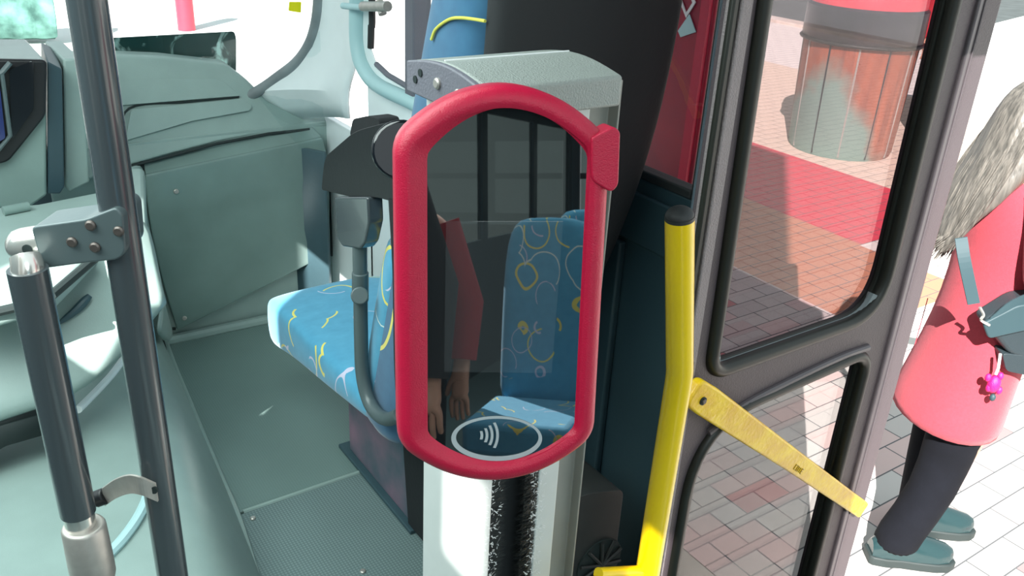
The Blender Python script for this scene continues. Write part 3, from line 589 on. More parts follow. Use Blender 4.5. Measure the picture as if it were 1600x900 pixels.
# bracket with tube at the window top
br = thing('window_bracket', 'grey horizontal tube and clip beside the top of the side window', 'bracket', PY(560, 12, 2.55))
g = MB(); g.tube([PX(536, 9, WX-.06), PX(570, 12, WX-.06)], .010, 12); g.build('tube', 'teal_trim', br)
g = MB(); g.tube([PX(567, 10, WX-.06), PX(606, 10, WX-.055)], .015, 12); g.build('socket', 'steel', br)
g = MB(); g.tube([PX(592, 2, WX-.05), PX(598, 22, WX-.05)], .013, 12); g.build('clip', 'steel', br)

# ================================================================== SEAT
SX0, SX1 = .80, 1.235
seat = thing('passenger_seat', 'tall blue patterned seat with black back shell facing the windscreen', 'seat', (1.0, 1.95, 0))
def rsec(x0, x1, y0, y1, r=.04, n=4):
    return None
g = MB(); rr = []
for (yy, zt, zb, ix) in ((2.47, .42, .33, .03), (2.455, .452, .30, .01), (2.41, .466, .29, 0), (2.25, .472, .335, 0), (2.0, .48, .365, 0), (1.8, .49, .40, 0), (1.62, .49, .42, .0)):
    a, b = SX0+ix, SX1-ix; c = .03
    rr.append([(a, yy, zb+c), (a+c*.3, yy, zb+c*.3), (a+c, yy, zb), (b-c, yy, zb), (b, yy, zb+c), (b, yy, zt-c), (b-c, yy, zt), ((a+b)/2, yy, zt+.006), (a+c, yy, zt), (a+c*.3, yy, zt-c*.3), (a, yy, zt-c)])
g.loft(rr); g.build('seat_cushion', 'fabric', seat, subsurf=2)
def back_center(z):   # front surface y and back surface y of the backrest
    t = (z-.40)/1.25
    pts = ((.40, 1.50), (.60, 1.44), (.88, 1.33), (1.1, 1.25), (1.28, 1.205), (1.5, 1.185), (1.9, 1.18)); yb = pts[-1][1]
    for (za, ya_), (zb, yb2) in zip(pts, pts[1:]):
        if z <= zb: yb = ya_+(yb2-ya_)*max(0, (z-za))/(zb-za); break
    return 1.80-.37*t - .03*t*t, yb
g = MB(); rr = []
for z in (.40, .44, .6, .8, 1.0, 1.2, 1.4, 1.55, 1.68, 1.75, 1.78):
    yf, yb = back_center(z); ix = 0 if z < 1.55 else (.0, .02, .05, .09)[min(3, int((z-1.55)/.07))]
    if z < .44: yf -= .03
    a, b = SX0+ix, SX1-ix; ym = yb+.06; c = .05; m_ = (a+b)/2
    rr.append([(a, ym, z), (a-.004, (ym+yf)/2, z), (a, yf-c, z), (a+.018, yf-.012, z), (a+c+.02, yf, z), (a+c+.06, yf-.03, z), (m_, yf-.035, z), (b-c-.06, yf-.03, z), (b-c-.02, yf, z), (b-.018, yf-.012, z), (b, yf-c, z), (b+.004, (ym+yf)/2, z), (b, ym, z), (m_, ym, z)])
g.loft(rr); g.build('backrest', 'fabric_dark', seat, subsurf=2)
g = MB(); rr = []
for z in (.50, .56, .7, .88, 1.1, 1.3, 1.5, 1.66, 1.78, 1.81):
    yf, yb = back_center(z); ix = .12 if z < .55 else .07 if z < .6 else .035 if z < .8 else .0
    if z > 1.7: ix = .05
    a, b = SX0-.004+ix, SX1-.022-ix; m_ = (a+b)/2
    rr.append([(a, yb+.035, z), (a+.003, yb+.015, z), (a+.03, yb-.005, z), (m_, yb-.02, z), (b-.05, yb, z), (b-.006, yb+.012, z), (b, yb+.04, z), (b-.02, yb+.08, z), (m_, yb+.08, z), (a+.02, yb+.08, z)])
g.loft(rr); g.build('back_shell', 'black_matte', seat, subsurf=2)
al = [PX(x, y, SX0-.006) for x, y in ((674, 62), (680, 47), (692, 36), (706, 29), (722, 28), (740, 30), (758, 33))]
g = MB(); g.tube(smooth_path(al, 4), .0028, 8); g.build('woven_arc', 'arc_yellow', seat, label='yellow curved line on the side bolster')
# lower backrest fabric is the brighter one
g = MB(); rr = []
for z in (.45, .47, .6, .8, .95, .97):
    yf, yb = back_center(z); e = .0 if .46 < z < .96 else .02
    rr.append([(SX0-.006+e, yf-.13, z), (SX0-.008+e, yf-.06, z), (SX0+.004+e, yf-.01, z), (SX0+.05, yf+.012-e, z), (SX1-.05, yf+.012-e, z), (SX1-.004-e, yf-.01, z), (SX1+.006-e, yf-.13, z)])
g.loft(rr); g.build('back_cushion', 'fabric', seat, subsurf=2)
# pedestal
pe = [PZ(545, 705, 0), PZ(640, 822, 0)]
px_ = pe[0].x
g = MB(); g.prism([(px_, 2.16, .012), (px_, 1.76, .012), (px_, 1.76, .36), (px_, 1.80, .40), (px_, 2.16, .36)], (.24, 0, 0)); g.build('pedestal', 'pink_grey', seat, bevel=.006)
g = MB(); g.bb((px_-.02, 1.72, 0), (px_+.27, 2.20, .014)); g.build('foot_plate', 'plastic_dark', seat, bevel=.003)
g = MB(); g.prism([(px_-.01, 1.755, .012), (px_-.01, 1.62, .012), (px_-.01, 1.60, .40), (px_-.01, 1.80, .40)], (.20, 0, 0)); g.build('rear_bracket', 'black_matte', seat, bevel=.006)
g = MB(); g.bb((.90, 1.60, .34), (1.2, 1.74, .42)); g.build('recliner_box', 'black', seat, bevel=.02)
# armrest assembly on the aisle side
AX = .775
def Aq(x, y, o=0): return PX(x, y, AX+o)
arm = rpoly([Aq(507, 296), Aq(512, 245), Aq(560, 204), Aq(612, 190), Aq(640, 196), Aq(640, 320), Aq(596, 308), Aq(550, 306)], [.012, .03, .04, .02, .01, .02, .01, .005])
g = MB(); g.prism([p+V((-.008, 0, 0)) for p in arm], (.07, 0, 0)); ar = g.build('armrest', 'black', seat, bevel=.012, bseg=4)
g = MB(); g.tube([Aq(628, 235, -.05), Aq(628, 235, .05)], .055, 28); g.build('pivot_disc', 'black_gloss', ar, bevel=.006)
g = MB(); g.prism(rpoly([Aq(546, 212, .07), Aq(551, 186, .07), Aq(575, 181, .07), Aq(592, 186, .07), Aq(594, 215, .07)], .012), (.05, 0, 0)); g.build('belt_guide', 'black_matte', ar, bevel=.006)
g = MB(); g.tube(smooth_path([Aq(616, 310), Aq(622, 420), Aq(624, 560), Aq(628, 640)], 4), .012, 10); g.build('belt_strap', 'black_matte', seat)
g = MB(); st = [Aq(534, 306), Aq(586, 306), Aq(588, 345), Aq(581, 378), Aq(574, 387), Aq(546, 383), Aq(538, 370)]
g.prism([p+V((-.018, 0, 0)) for p in rpoly(st, .008)], (.036, 0, 0)); g.build('sleeve', 'pole_grey', seat, bevel=.008, label='grey tapered sleeve under the black armrest')
tp = [Aq(562, 375), Aq(563, 440), Aq(564, 520), Aq(566, 580), Aq(574, 620), Aq(588, 645), Aq(606, 655), Aq(625, 648)]
g = MB(); g.tube(smooth_path(tp, 6), .0165, 20); g.build('arm_tube', 'clamp_grey', seat)
g = MB(); g.tube([Aq(562, 462, -.022), Aq(562, 462, .0)], .020, 20); g.tube([Aq(563, 425), Aq(563, 470)], .019, 16); g.build('tube_collar', 'clamp_grey', seat, bevel=.003)

# equipment box on the floor behind the post
eb = thing('heater_box', 'dark grey heater box with round grille on the floor behind the ticket post', 'heater', (1.08, 1.5, 0))
e0 = PX(975, 765, 1.12)
g = MB(); g.prism(rpoly([(.80, e0.y, .0), (1.12, e0.y, .0), (1.12, e0.y, e0.z), (1.02, e0.y, e0.z+.03), (.80, e0.y, e0.z+.03)], [.002, .002, .02, .02, .002]), (0, .22, 0)); g.build('case', 'heater', eb, bevel=.004)
gc = PY(935, 878, e0.y)
g = MB(); g.tube([gc+V((0, -.004, 0)), gc+V((0, .004, 0))], .062, 32); gr = g.build('grille', 'groove', eb)
for i in range(5):
    a = radians(20+i*36); dv = V((cos(a), 0, sin(a)))*.06; g = MB(); g.tube([gc-dv+V((0, -.008, 0)), gc+dv*.2+V((0, -.012, 0)), gc+dv+V((0, -.008, 0))], .004, 6); g.build('grille_vane', 'heater', gr)

# ================================================================== TICKET POST
P0 = V((.505, .80, 0))
x0, x1, y0, y1 = .524, .650, .80, .935
post = thing('ticket_post', 'pale grey aluminium post with black brush slot carrying the red card reader', 'post', (.6, .87, 0))
ZT = 1.47
g = MB()      # C-profile with a slot in the rear face
sx0, sx1 = PY(768, 800, y0).x, PY(838, 800, y0).x
ex = PY(868, 800, y0).x
g.prism([(x0, y0, 0), (sx0, y0, 0), (sx0, y0+.045, 0), (sx1, y0+.045, 0), (sx1, y0, 0), (ex, y0, 0), (ex, y1, 0), (x0, y1, 0)], (0, 0, ZT)); g.build('profile', 'alu', post, bevel=.0025)
g = MB(); fx = PY(905, 800, y0).x
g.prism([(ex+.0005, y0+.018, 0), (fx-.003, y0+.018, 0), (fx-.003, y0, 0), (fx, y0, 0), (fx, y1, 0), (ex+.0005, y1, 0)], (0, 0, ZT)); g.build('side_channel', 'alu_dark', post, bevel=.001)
g = MB(); g.bb((sx0+.002, y0+.03, .02), (sx1-.002, y0+.0449, ZT-.02)); g.build('slot_lining', 'black_matte', post)
for xx, sg in ((sx0, 1), (sx1, -1)):
    g = MB()
    for i in range(2600):
        z = random.uniform(.62, 1.20); y = y0+random.uniform(.0, .02); L_ = random.uniform(.012, .026)
        a = V((xx, y, z)); d = V((sg*L_, -random.uniform(-.004, .008), random.uniform(-.008, .008))); t = V((0, .0, .0006))
        g.face([a-t, a+d-t*.3, a+d+t*.3, a+t])
    o = g.build('brush_strip', 'rubber', post, smooth=False, label='black bristle strip lining the slot'); o['kind'] = 'stuff'
    g = MB()
    for i in range(420):
        z = random.uniform(.62, 1.0); y = y0-random.uniform(.0005, .003); xq = xx + sg*random.uniform(-.012, .014); d = V((random.uniform(-.006, .006), 0, random.uniform(-.006, .006))); t = V((.0004, 0, .0005))
        g.face([V((xq, y, z))-t, V((xq, y, z))+d-t, V((xq, y, z))+d+t, V((xq, y, z))+t])
    o = g.build('fluff', 'white_paint', post, smooth=False, label='pale lint caught in the bristles'); o['kind'] = 'stuff'
# arched cap
c0 = PY(757, 148, y0-.025); cx0 = c0.x; cx1 = PY(975, 112, y0-.025).x; cy0 = y0-.025; cy1 = cy0+.165; zt = c0.z+.005
capz = 1.446
def arch(x): # arched section across y
    n = 12; return [(x, cy0, capz)]+[(x, cy0+(cy1-cy0)*i/n, zt+.011*sin(pi*i/n)) for i in range(n+1)]+[(x, cy1, capz)]
g = MB(); g.loft([arch(cx0+.004), arch(cx1)]); cap = g.build('cap', 'cap_grey', post, bevel=.004, label='textured arched cap')
g = MB(); g.loft([arch(cx0-.004), arch(cx0+.004)]); ce = g.build('cap_end_plate', 'cap_end', cap, bevel=.002)
for yy, zz in ((cy0+.045, 1.467), (cy0+.090, 1.470)): screw(ce, (cx0-.004, yy, zz), (-1, 0, 0), .0065, 'steel')
for yy, zz in ((cy0+.130, 1.474), (cy0+.142, 1.464)):
    g = MB(); g.tube([(cx0-.0055, yy, zz), (cx0-.003, yy, zz)], .0045, 12); g.build('empty_hole', 'groove', ce)
g = MB(); g.tube([(cx0+.01, cy0+.10, zt+.0105), (cx1-.004, cy0+.10, zt+.0105)], .0013, 8); g.build('cap_seam', 'white_paint', cap)

# ================================================================== VALIDATOR
VA = radians(35.5+90-10); VT = radians(9)
vh = V((sin(VA), cos(VA), 0)); vnh = V((sin(VA+pi/2), cos(VA+pi/2), 0)); vn = (cos(VT)*vnh+sin(VT)*V((0, 0, 1))); vu = (cos(VT)*V((0, 0, 1))-sin(VT)*vnh)
VC = PD(783, 440, .88)
def W(a, b, c=0): return VC+vh*a+vu*b+vn*c
val = thing('card_reader', 'red framed card reader with arched black glass screen mounted on the ticket post', 'card reader', VC)
def outline(hw, zs, za, zb, zab, r, n=14):
    # arched top from (-hw,zs) via apex za to (hw,zs); arched bottom
    pts = []
    def arc(xa, za_, h, sgn):
        out = []
        for i in range(n+1):
            t = -1+2*i/n; x = hw*t*sgn; out.append((x, za_+h*(1-t*t)**.97 if h > 0 else za_+h*(1-t*t)**.95))
        return out
    pts += arc(-hw, zs, za-zs, 1)            # top left -> right
    pts += arc(hw, zb, zab-zb, -1)           # bottom right -> left
    return pts
def outl(hw, zs, za, zb, zab, r):
    # densify, then smooth corners by circular averaging
    raw = outline(hw, zs, za, zb, zab, r); out = []; N = len(raw)
    for i in range(N):
        a = raw[i]; b = raw[(i+1) % N]; d = math.hypot(b[0]-a[0], b[1]-a[1]); m_ = max(1, int(d/.004))
        for k_ in range(m_): out.append((a[0]+(b[0]-a[0])*k_/m_, a[1]+(b[1]-a[1])*k_/m_))
    M_ = len(out); kk = max(1, int(r/.004))
    res = []
    for i in range(M_):
        sx_ = sy_ = 0
        for j in range(-kk, kk+1): sx_ += out[(i+j) % M_][0]; sy_ += out[(i+j) % M_][1]
        res.append((sx_/(2*kk+1), sy_/(2*kk+1)))
    # resample to a fixed count
    L_ = [0]
    for i in range(M_): L_.append(L_[-1]+math.hypot(res[(i+1) % M_][0]-res[i][0], res[(i+1) % M_][1]-res[i][1]))
    K_ = 160; fin = []; j = 0
    for i in range(K_):
        s_ = L_[-1]*i/K_
        while L_[j+1] < s_: j += 1
        t = (s_-L_[j])/max(1e-9, L_[j+1]-L_[j]); a = res[j % M_]; b = res[(j+1) % M_]; fin.append((a[0]+(b[0]-a[0])*t, a[1]+(b[1]-a[1])*t))
    return fin
OUT = outl(.1045, .140, .192, -.172, -.221, .016)
def off(pts, d):
    N = len(pts); o_ = []
    for i in range(N):
        a = pts[i-1]; b = pts[(i+1) % N]; tx, ty = b[0]-a[0], b[1]-a[1]; l = math.hypot(tx, ty); o_.append((pts[i][0]+ty/l*(-d)*-1*-1, pts[i][1]-tx/l*(-d)*-1*-1))
    return o_
# make sure off() moves inwards
_t = off(OUT, .01); 
SGN = 1 if abs(_t[40][0]) < abs(OUT[40][0]) or max(p[0] for p in _t) < max(p[0] for p in OUT) else -1
def offs(d): return off(OUT, d*SGN)
INN = [(a+.004, b) for a, b in outl(.0765, .127, .170, -.160, -.195, .004)]
g = MB()
secs = []
for d, c in ((.002, -.040), (0, -.034), (0, -.006), (.0018, .0015), (.006, .0065), (.012, .0090), (.017, .0088), (.021, .006)):
    secs.append([W(a, b, c) for a, b in offs(d)])
secs.append([W(.004+(a-.004)*1.03, b*1.015, .0040) for a, b in INN]); secs.append([W(a, b, .0015) for a, b in INN])
g.loft(secs, cap=False); g.build('frame', 'red', val, label='red rounded plastic frame')
g = MB(); g.prism([W(a, b, -.036) for a, b in offs(.003)], vn*.036); g.build('back_housing', 'black', val)
g = MB(); g.prism([W(.004+(a-.004)*1.02, b*1.01, .0) for a, b in INN], vn*.0022); scn = g.build('screen', 'screen', val, smooth=False, label='glossy black glass screen')
def onpanel(x, y, c=.0024):
    q = ray(x, y); p0 = W(0, 0, c); return EYE+q*((p0-EYE).dot(vn)/q.dot(vn))
g = MB(); g.prism([onpanel(697, 346), onpanel(880, 346), onpanel(862, 583), onpanel(694, 581)], vn*.0002); g.build('display', 'screen_display', scn, smooth=False)
# contactless mark: oval ring and four waves
g = MB(); oo, ii = [], []
for k in range(64):
    a = 2*pi*k/64; oo.append(onpanel(776+71*cos(a), 685+35*sin(a))); ii.append(onpanel(777+64.5*cos(a), 683.5+29.5*sin(a)))
g.ring(oo, ii, vn*.0004); g.build('oval_mark', 'print', scn, smooth=False, label='pale oval ring printed on the glass')
cxm, cym = 738, 686
for k, (rad, hh) in enumerate(((17, 6.5), (25, 11), (33, 15.5), (41.5, 20))):
    g = MB(); A_, B_ = [], []
    for i in range(13):
        t = -1+2*i/12; 
        xo = cxm+sqrt(max(0, rad*rad-(t*hh)**2)); A_.append(onpanel(xo, cym-6+k*0+t*hh+0)); B_.append(onpanel(xo-4.2, cym-6+t*hh*.96))
    for i in range(12): g.prism([A_[i], A_[i+1], B_[i+1], B_[i]], vn*.0004)
    g.build('wave_mark', 'print', scn, smooth=False)
# side module
def VV(x, y, c=0): return onpanel(x, y, c)
mod = rpoly([VV(921, 214, .004), VV(956, 196, .004), VV(966, 204, .004), VV(963, 288, .004), VV(952, 299, .004), VV(921, 280, .004)], [.003, .004, .005, .006, .008, .006])
g = MB(); g.prism([p-vn*.03 for p in mod], vn*.038); g.build('side_module', 'red', val, bevel=.004, bseg=4)
g = MB(); b0 = W(0, -.02, -.036); g.box(b0-vn*.058, .08, .12, .116, Matrix((vh, vu, vn)).transposed()); g.build('mount', 'black_matte', val, bevel=.004)

# ================================================================== YELLOW POST
yp = thing('yellow_handrail', 'yellow painted handrail post with black domed cap beside the door', 'handrail', (.83, .75, 0))
ya, yb_, yc = PY(1062, 338, .75), PY(1062, 585, .75), PY(1011, 900, .75)
dirn = (yc-yb_).normalized(); low = yb_+dirn*((yb_.z-.0)/-dirn.z)
g = MB(); g.tube([ya, ya.lerp(yb_, .5), yb_.lerp(ya, .12)]+smooth_path([yb_.lerp(ya, .08), yb_.lerp(ya, .02), yb_.lerp(yc, .03), yb_.lerp(yc, .10)], 4)+[yc, low], .0192, 32); g.build('tube', 'yellow', yp)
ax = (ya-yb_).normalized(); Rm = ax.to_track_quat('Z', 'Y').to_matrix()
g = MB(); g.tube([ya-ax*.004, ya+ax*.001], .0194, 32); g.ball(ya, .0188, .0188, .0135, Rm, 28, 0, .5); g.build('end_cap', 'rubber', yp, label='black domed plastic end cap')
h0 = PY(1000, 905, .75); 
g = MB(); g.tube([yc+V((0, 0, -.035)), PY(930, 925, .75)+V((0, 0, -.01)), PY(860, 960, .75)], .017, 20); g.tube([PY(935, 897, .75), PY(1003, 893, .75)], .010, 12); g.build('side_branch', 'yellow', yp)

# ================================================================== DOOR LEAF
DY = 1.0
def Lf(x, y, o=0): return PY(x, y, DY+o)
door = thing('door_1', 'mauve grey folding bus door leaf with two rounded glass panes', 'door', (1.45, DY, -.1), kind='structure')
ND = V((0, 1, 0))
def XZ(x, z, o=0): return V((x, DY+o, z))
XL, XR = 1.105, 1.80
ug = rpoly([XZ(1.150, 2.0), XZ(1.690, 2.0), XZ(1.705, .836), XZ(1.180, .836)], [.02, .02, .115, .045], 10)
lg = rpoly([XZ(1.170, .715), XZ(1.710, .735), XZ(1.700, -.25), XZ(1.160, -.25)], [.17, .06, .02, .02], 10)
def frame_panel(outer, inner, z0, m, name, d0=-.018, d=.036):
    g = MB(); N = len(inner)
    # project inner outline radially to the rectangle
    c = sum(inner, V())/N; xs = [p.x for p in outer]; zs = [p.z for p in outer]; X0, X1_, Z0, Z1_ = min(xs), max(xs), min(zs), max(zs); oo = []
    for p in inner:
        v = p-c; t = 1e9
        if v.x > 1e-9: t = min(t, (X1_-c.x)/v.x)
        if v.x < -1e-9: t = min(t, (X0-c.x)/v.x)
        if v.z > 1e-9: t = min(t, (Z1_-c.z)/v.z)
        if v.z < -1e-9: t = min(t, (Z0-c.z)/v.z)
        oo.append(c+v*t)
    # snap nearest points to corners
    for cx_ in (X0, X1_):
        for cz_ in (Z0, Z1_):
            k_ = min(range(N), key=lambda i: (oo[i]-V((cx_, DY, cz_))).length); oo[k_] = V((cx_, DY, cz_))
    g.ring([p+V((0, d0, 0)) for p in oo], [p+V((0, d0, 0)) for p in inner], (0, d, 0)); return g.build(name, m, door)
frame_panel([XZ(XL, .775), XZ(XR, 2.08)], ug, 0, 'leaf', 'upper_frame')
frame_panel([XZ(XL, -.32), XZ(XR, .775)], lg, 0, 'leaf', 'lower_frame')
def gasket(pts, r, m, name, o=-.018, flat=.6):
    g = MB(); g.tube([p+V((0, o, 0)) for p in pts], r, 12, closed=True); return g.build(name, m, door)
gasket(inset(ug, -.004, ND), .0155, 'seal', 'upper_gasket')
gasket(inset(lg, -.002, ND), .014, 'seal', 'lower_gasket')
for pts, nm in ((ug, 'upper_lip'), (lg, 'lower_lip')):
    a = inset(pts, -.006, ND); b = inset(pts, .012, ND); g = MB(); g.ring([p+V((0, -.016, 0)) for p in a], [p+V((0, -.006, 0)) for p in b], (0, .01, 0)); g.build(nm, 'seal', door)
g = MB(); g.prism([p+V((0, .0, 0)) for p in ug], (0, .005, 0)); g.build('upper_glass', 'glass_tint', door, smooth=False)
g = MB(); g.prism([p+V((0, .0, 0)) for p in lg], (0, .005, 0)); g.build('lower_glass', 'glass_clear', door, smooth=False)
# sill highlight put into a pale tube along the bottom of the upper pane
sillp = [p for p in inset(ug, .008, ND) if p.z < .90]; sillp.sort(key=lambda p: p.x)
g = MB(); g.tube([p+V((0, -.012, -.012)) for p in sillp], .0145, 10); g.build('sill_highlight', 'seal_pale', door)
# rail between panes
g = MB(); g.tube(smooth_path([XZ(1.20, .690, -.02), XZ(1.30, .725, -.02), XZ(1.45, .742, -.02), XZ(1.60, .752, -.02), XZ(1.70, .750, -.02)], 5), .0085, 10); g.build('rail_bead', 'leaf_rail', door)
# hinge side strips
g = MB(); g.bb((XL-.002, DY-.026, -.3), (1.128, DY+.01, 2.08)); g.build('hinge_strip', 'leaf_light', door, bevel=.003)
g = MB(); g.bb((XL-.018, DY-.022, -.3), (XL-.003, DY-.010, 2.08)); g.build('hinge_seal', 'seal', door, bevel=.004)
# outer edge: aluminium, rubber groove, pale brush edge
g = MB(); g.bb((XR-.020, DY-.026, -.32), (XR, DY+.018, 2.08)); g.build('edge_strip', 'leaf_rail', door, bevel=.004)
g = MB(); g.tube([(XR+.005, DY-.018, -.32), (XR+.005, DY-.018, 2.08)], .006, 10); g.build('edge_groove', 'black', door)
g = MB(); g.tube([(XR-.002, DY-.027, -.32), (XR-.002, DY-.027, 2.08)], .0018, 8); g.build('edge_bead', 'leaf_rail', door)
g = MB(); g.bb((XR+.008, DY-.02, -.32), (XR+.075, DY+.02, 2.08)); g.build('edge_seal', 'leaf', door, bevel=.008)
# yellow grab handle bolted across the leaf
hy = -.045
ha, hb = Lf(1083, 612, hy), Lf(1345, 795, hy)
hd = (hb-ha).normalized(); hp = V((0, -1, 0)).cross(hd).normalized(); 
if hp.z < 0: hp = -hp
w0, w1 = .0315, .0225
Lh = (hb-ha).length
hpts = rpoly([ha+hp*w0*.9-hd*.012, ha+hp*w0+hd*.05, ha+hd*Lh*.55+hp*w1*1.15, hb+hp*w1, hb-hp*w1, ha+hd*Lh*.5-hp*w1*1.1, ha-hp*w0+hd*.04, ha-hp*w0*.9-hd*.012], [.018, .01, .01, .008, .008, .01, .01, .018])
g = MB(); g.prism([p+V((0, .012, 0)) for p in hpts], (0, -.024, 0)); hnd = g.build('grab_handle', 'yellow_worn', door, bevel=.009, bseg=4, label='worn yellow plastic grab handle slanting across the door leaf')
for q in (ha+hd*.012, hb-hd*.03):
    g = MB(); g.tube([q, q+V((0, .035, 0))], .012, 12); g.build('spacer', 'black', hnd)
sc_ = Lf(1099, 627, hy-.0135)
g = MB(); g.tube([sc_+V((0, .003, 0)), sc_+V((0, -.0008, 0))], .0085, 20); g.build('bolt_recess', 'groove', hnd)
screw(hnd, sc_+V((0, -.001, 0)), (0, -1, 0), .0055, 'screw', name='bolt')
def stroke_text(parent, txt, org, dx, dz, size, m, yoff):
    segs = {'C': [((1, 1), (0, 1)), ((0, 1), (0, 0)), ((0, 0), (1, 0))], 'O': [((0, 0), (0, 1)), ((0, 1), (1, 1)), ((1, 1), (1, 0)), ((1, 0), (0, 0))],
            'I': [((.5, 0), (.5, 1))], 'E': [((1, 1), (0, 1)), ((0, 1), (0, 0)), ((0, 0), (1, 0)), ((0, .5), (.8, .5))]}
    for i, ch in enumerate(txt):
        g = MB()
        for a, b in segs[ch]:
            p = org+dx*(i*1.35+a[0]*.85)*size+dz*a[1]*size*1.35; q = org+dx*(i*1.35+b[0]*.85)*size+dz*b[1]*size*1.35
            g.tube([p, q], .0012, 6)
        g.build('embossed_letter', m, parent)
tpos = Lf(1241, 731, hy-.0125)
mat('emboss', (.42, .25, .005), .5)
stroke_text(hnd, 'COIE', tpos-hp*.003, hd, hp, .0085, 'emboss', 0)

# ================================================================== LEFT POLES
def vline(x, y, k, z):   # vertical line through a picture point at depth k
    p = PD(x, y, k); return V((p.x, p.y, z))
pa = PD(190, 365, .93)
gp = thing('grab_pole', 'dark grey vertical pole with clamp block and steel clip, left of the floor', 'pole', (pa.x, pa.y, 0))
g = MB(); g.tube([(pa.x, pa.y, -.0), (pa.x, pa.y, 2.1)], .0185, 32); g.build('tube', 'pole_grey', gp)
def onp(x, y, base=pa, o=0.0):   # point in the upright plane through the pole facing the viewer
    n = V((sin(AZ), cos(AZ), 0)); q = ray(x, y); return EYE+q*(((base-n*o)-EYE).dot(n)/q.dot(n))
nv = V((sin(AZ), cos(AZ), 0))
blk = rpoly([onp(66, 342), onp(150, 330), onp(196, 312), onp(206, 322), onp(211, 380), onp(200, 392), onp(150, 397), onp(84, 406)], [.006, .006, .008, .01, .012, .01, .006, .008])
g = MB(); g.prism([p+nv*.026 for p in blk], -nv*.05); cb = g.build('clamp_block', 'clamp_grey', gp, bevel=.007, bseg=4)
for q in ((142, 352), (186, 361), (113, 378), (149, 386)): screw(cb, onp(*q, o=.025), -nv, .0056, 'screw')
e0_, e1_ = onp(96, 374), onp(44, 382)
g = MB(); g.tube([e0_, e1_.lerp(e0_, .1), e1_.lerp(e0_, -.12), e1_.lerp(e0_, -.32), e1_.lerp(e0_, -.50), e1_.lerp(e0_, -.58)], [.0185, .0185, .0182, .0165, .011, .003], 32); cv = g.build('clevis', 'chrome', gp, label='polished steel clevis')
g = MB(); c_ = onp(44, 389, o=.017); g.tube([c_+nv*.004, c_-nv*.002], .0055, 16); g.build('pin_hole', 'groove', cv)
# clip lower on the pole
ck = onp(212, 765)
cpath = [onp(163, 775, o=.0), onp(182, 762, o=.010), onp(203, 755, o=.022), onp(222, 758, o=.030), onp(246, 768, o=.021)]
g = MB(); pth = smooth_path(cpath, 5); hz = .013
for a, b in zip(pth, pth[1:]):
    g.prism([a+V((0, 0, hz)), b+V((0, 0, hz)), b-V((0, 0, hz)), a-V((0, 0, hz))], -nv*.003)
clp = g.build('clip', 'steel', gp, label='bent steel spring clip'); 
c_ = onp(240, 766, o=.026); g = MB(); g.tube([c_+nv*.002, c_-nv*.001], .0048, 14); g.build('clip_hole', 'groove', clp)
g = MB(); g.tube([onp(150, 780), onp(166, 774)], .0105, 16); g.build('rubber_tip', 'black', clp, bevel=.002)
pb = PD(84, 600, .960)
gb = thing('barrier_bar', 'dark grey hinged barrier bar hanging parallel to the grab pole', 'barrier', (pb.x, pb.y, 0))
def onb(x, y, o=0): return onp(x, y, pb, o)
tt, t1 = onb(43, 420), onb(122, 800)
g = MB(); g.tube([tt, t1], .0195, 32); g.build('tube', 'pole_grey', gb)
g = MB(); g.tube([onb(39, 400, -.004), onb(42, 412), onb(43, 422)], [.0145, .0155, .016], 24); g.build('eye', 'chrome', gb, label='polished steel eye')
g = MB(); g.tube([onb(121, 795), onb(127, 822)], .017, 24); g.build('ferrule', 'chrome', gb)
t2 = onb(130, 820); dr = (t1-tt).normalized()
g = MB(); g.tube([t2, t2+dr*.004, t2+dr*.055, t2+dr*.075, t2+dr*.10], [.0225, .0245, .0255, .0255, .019], 28); g.build('foot_socket', 'steel', gb, bevel=.002, label='brushed steel foot socket')
g = MB(); g.tube([t2+dr*.09, V((t2+dr*.5).to_tuple())], .015, 20); g.build('lower_tube', 'pole_grey', gb)

# ================================================================== PEOPLE
def skin_mesh(name, verts, edges, rad, m, parent, root=0, sub=2, org=None):
    me = bpy.data.meshes.new(name); org = V(parent['_o']) if parent is not None else V(org or (0, 0, 0))
    me.from_pydata([V(v)-org for v in verts], edges, []); o = bpy.data.objects.new(name, me); C.objects.link(o)
    if parent is not None: o.parent = parent
    else: o.location = org
    me.materials.append(MATS[m]); s = o.modifiers.new('skin', 'SKIN'); s.use_smooth_shade = True
    me.skin_vertices.new() if not me.skin_vertices else None
    for i, sv in enumerate(me.skin_vertices[0].data):
        r = rad[i]; sv.radius = r if isinstance(r, tuple) else (r, r); sv.use_root = (i == root)
    k = o.modifiers.new('sub', 'SUBSURF'); k.levels = sub; k.render_levels = sub; return o

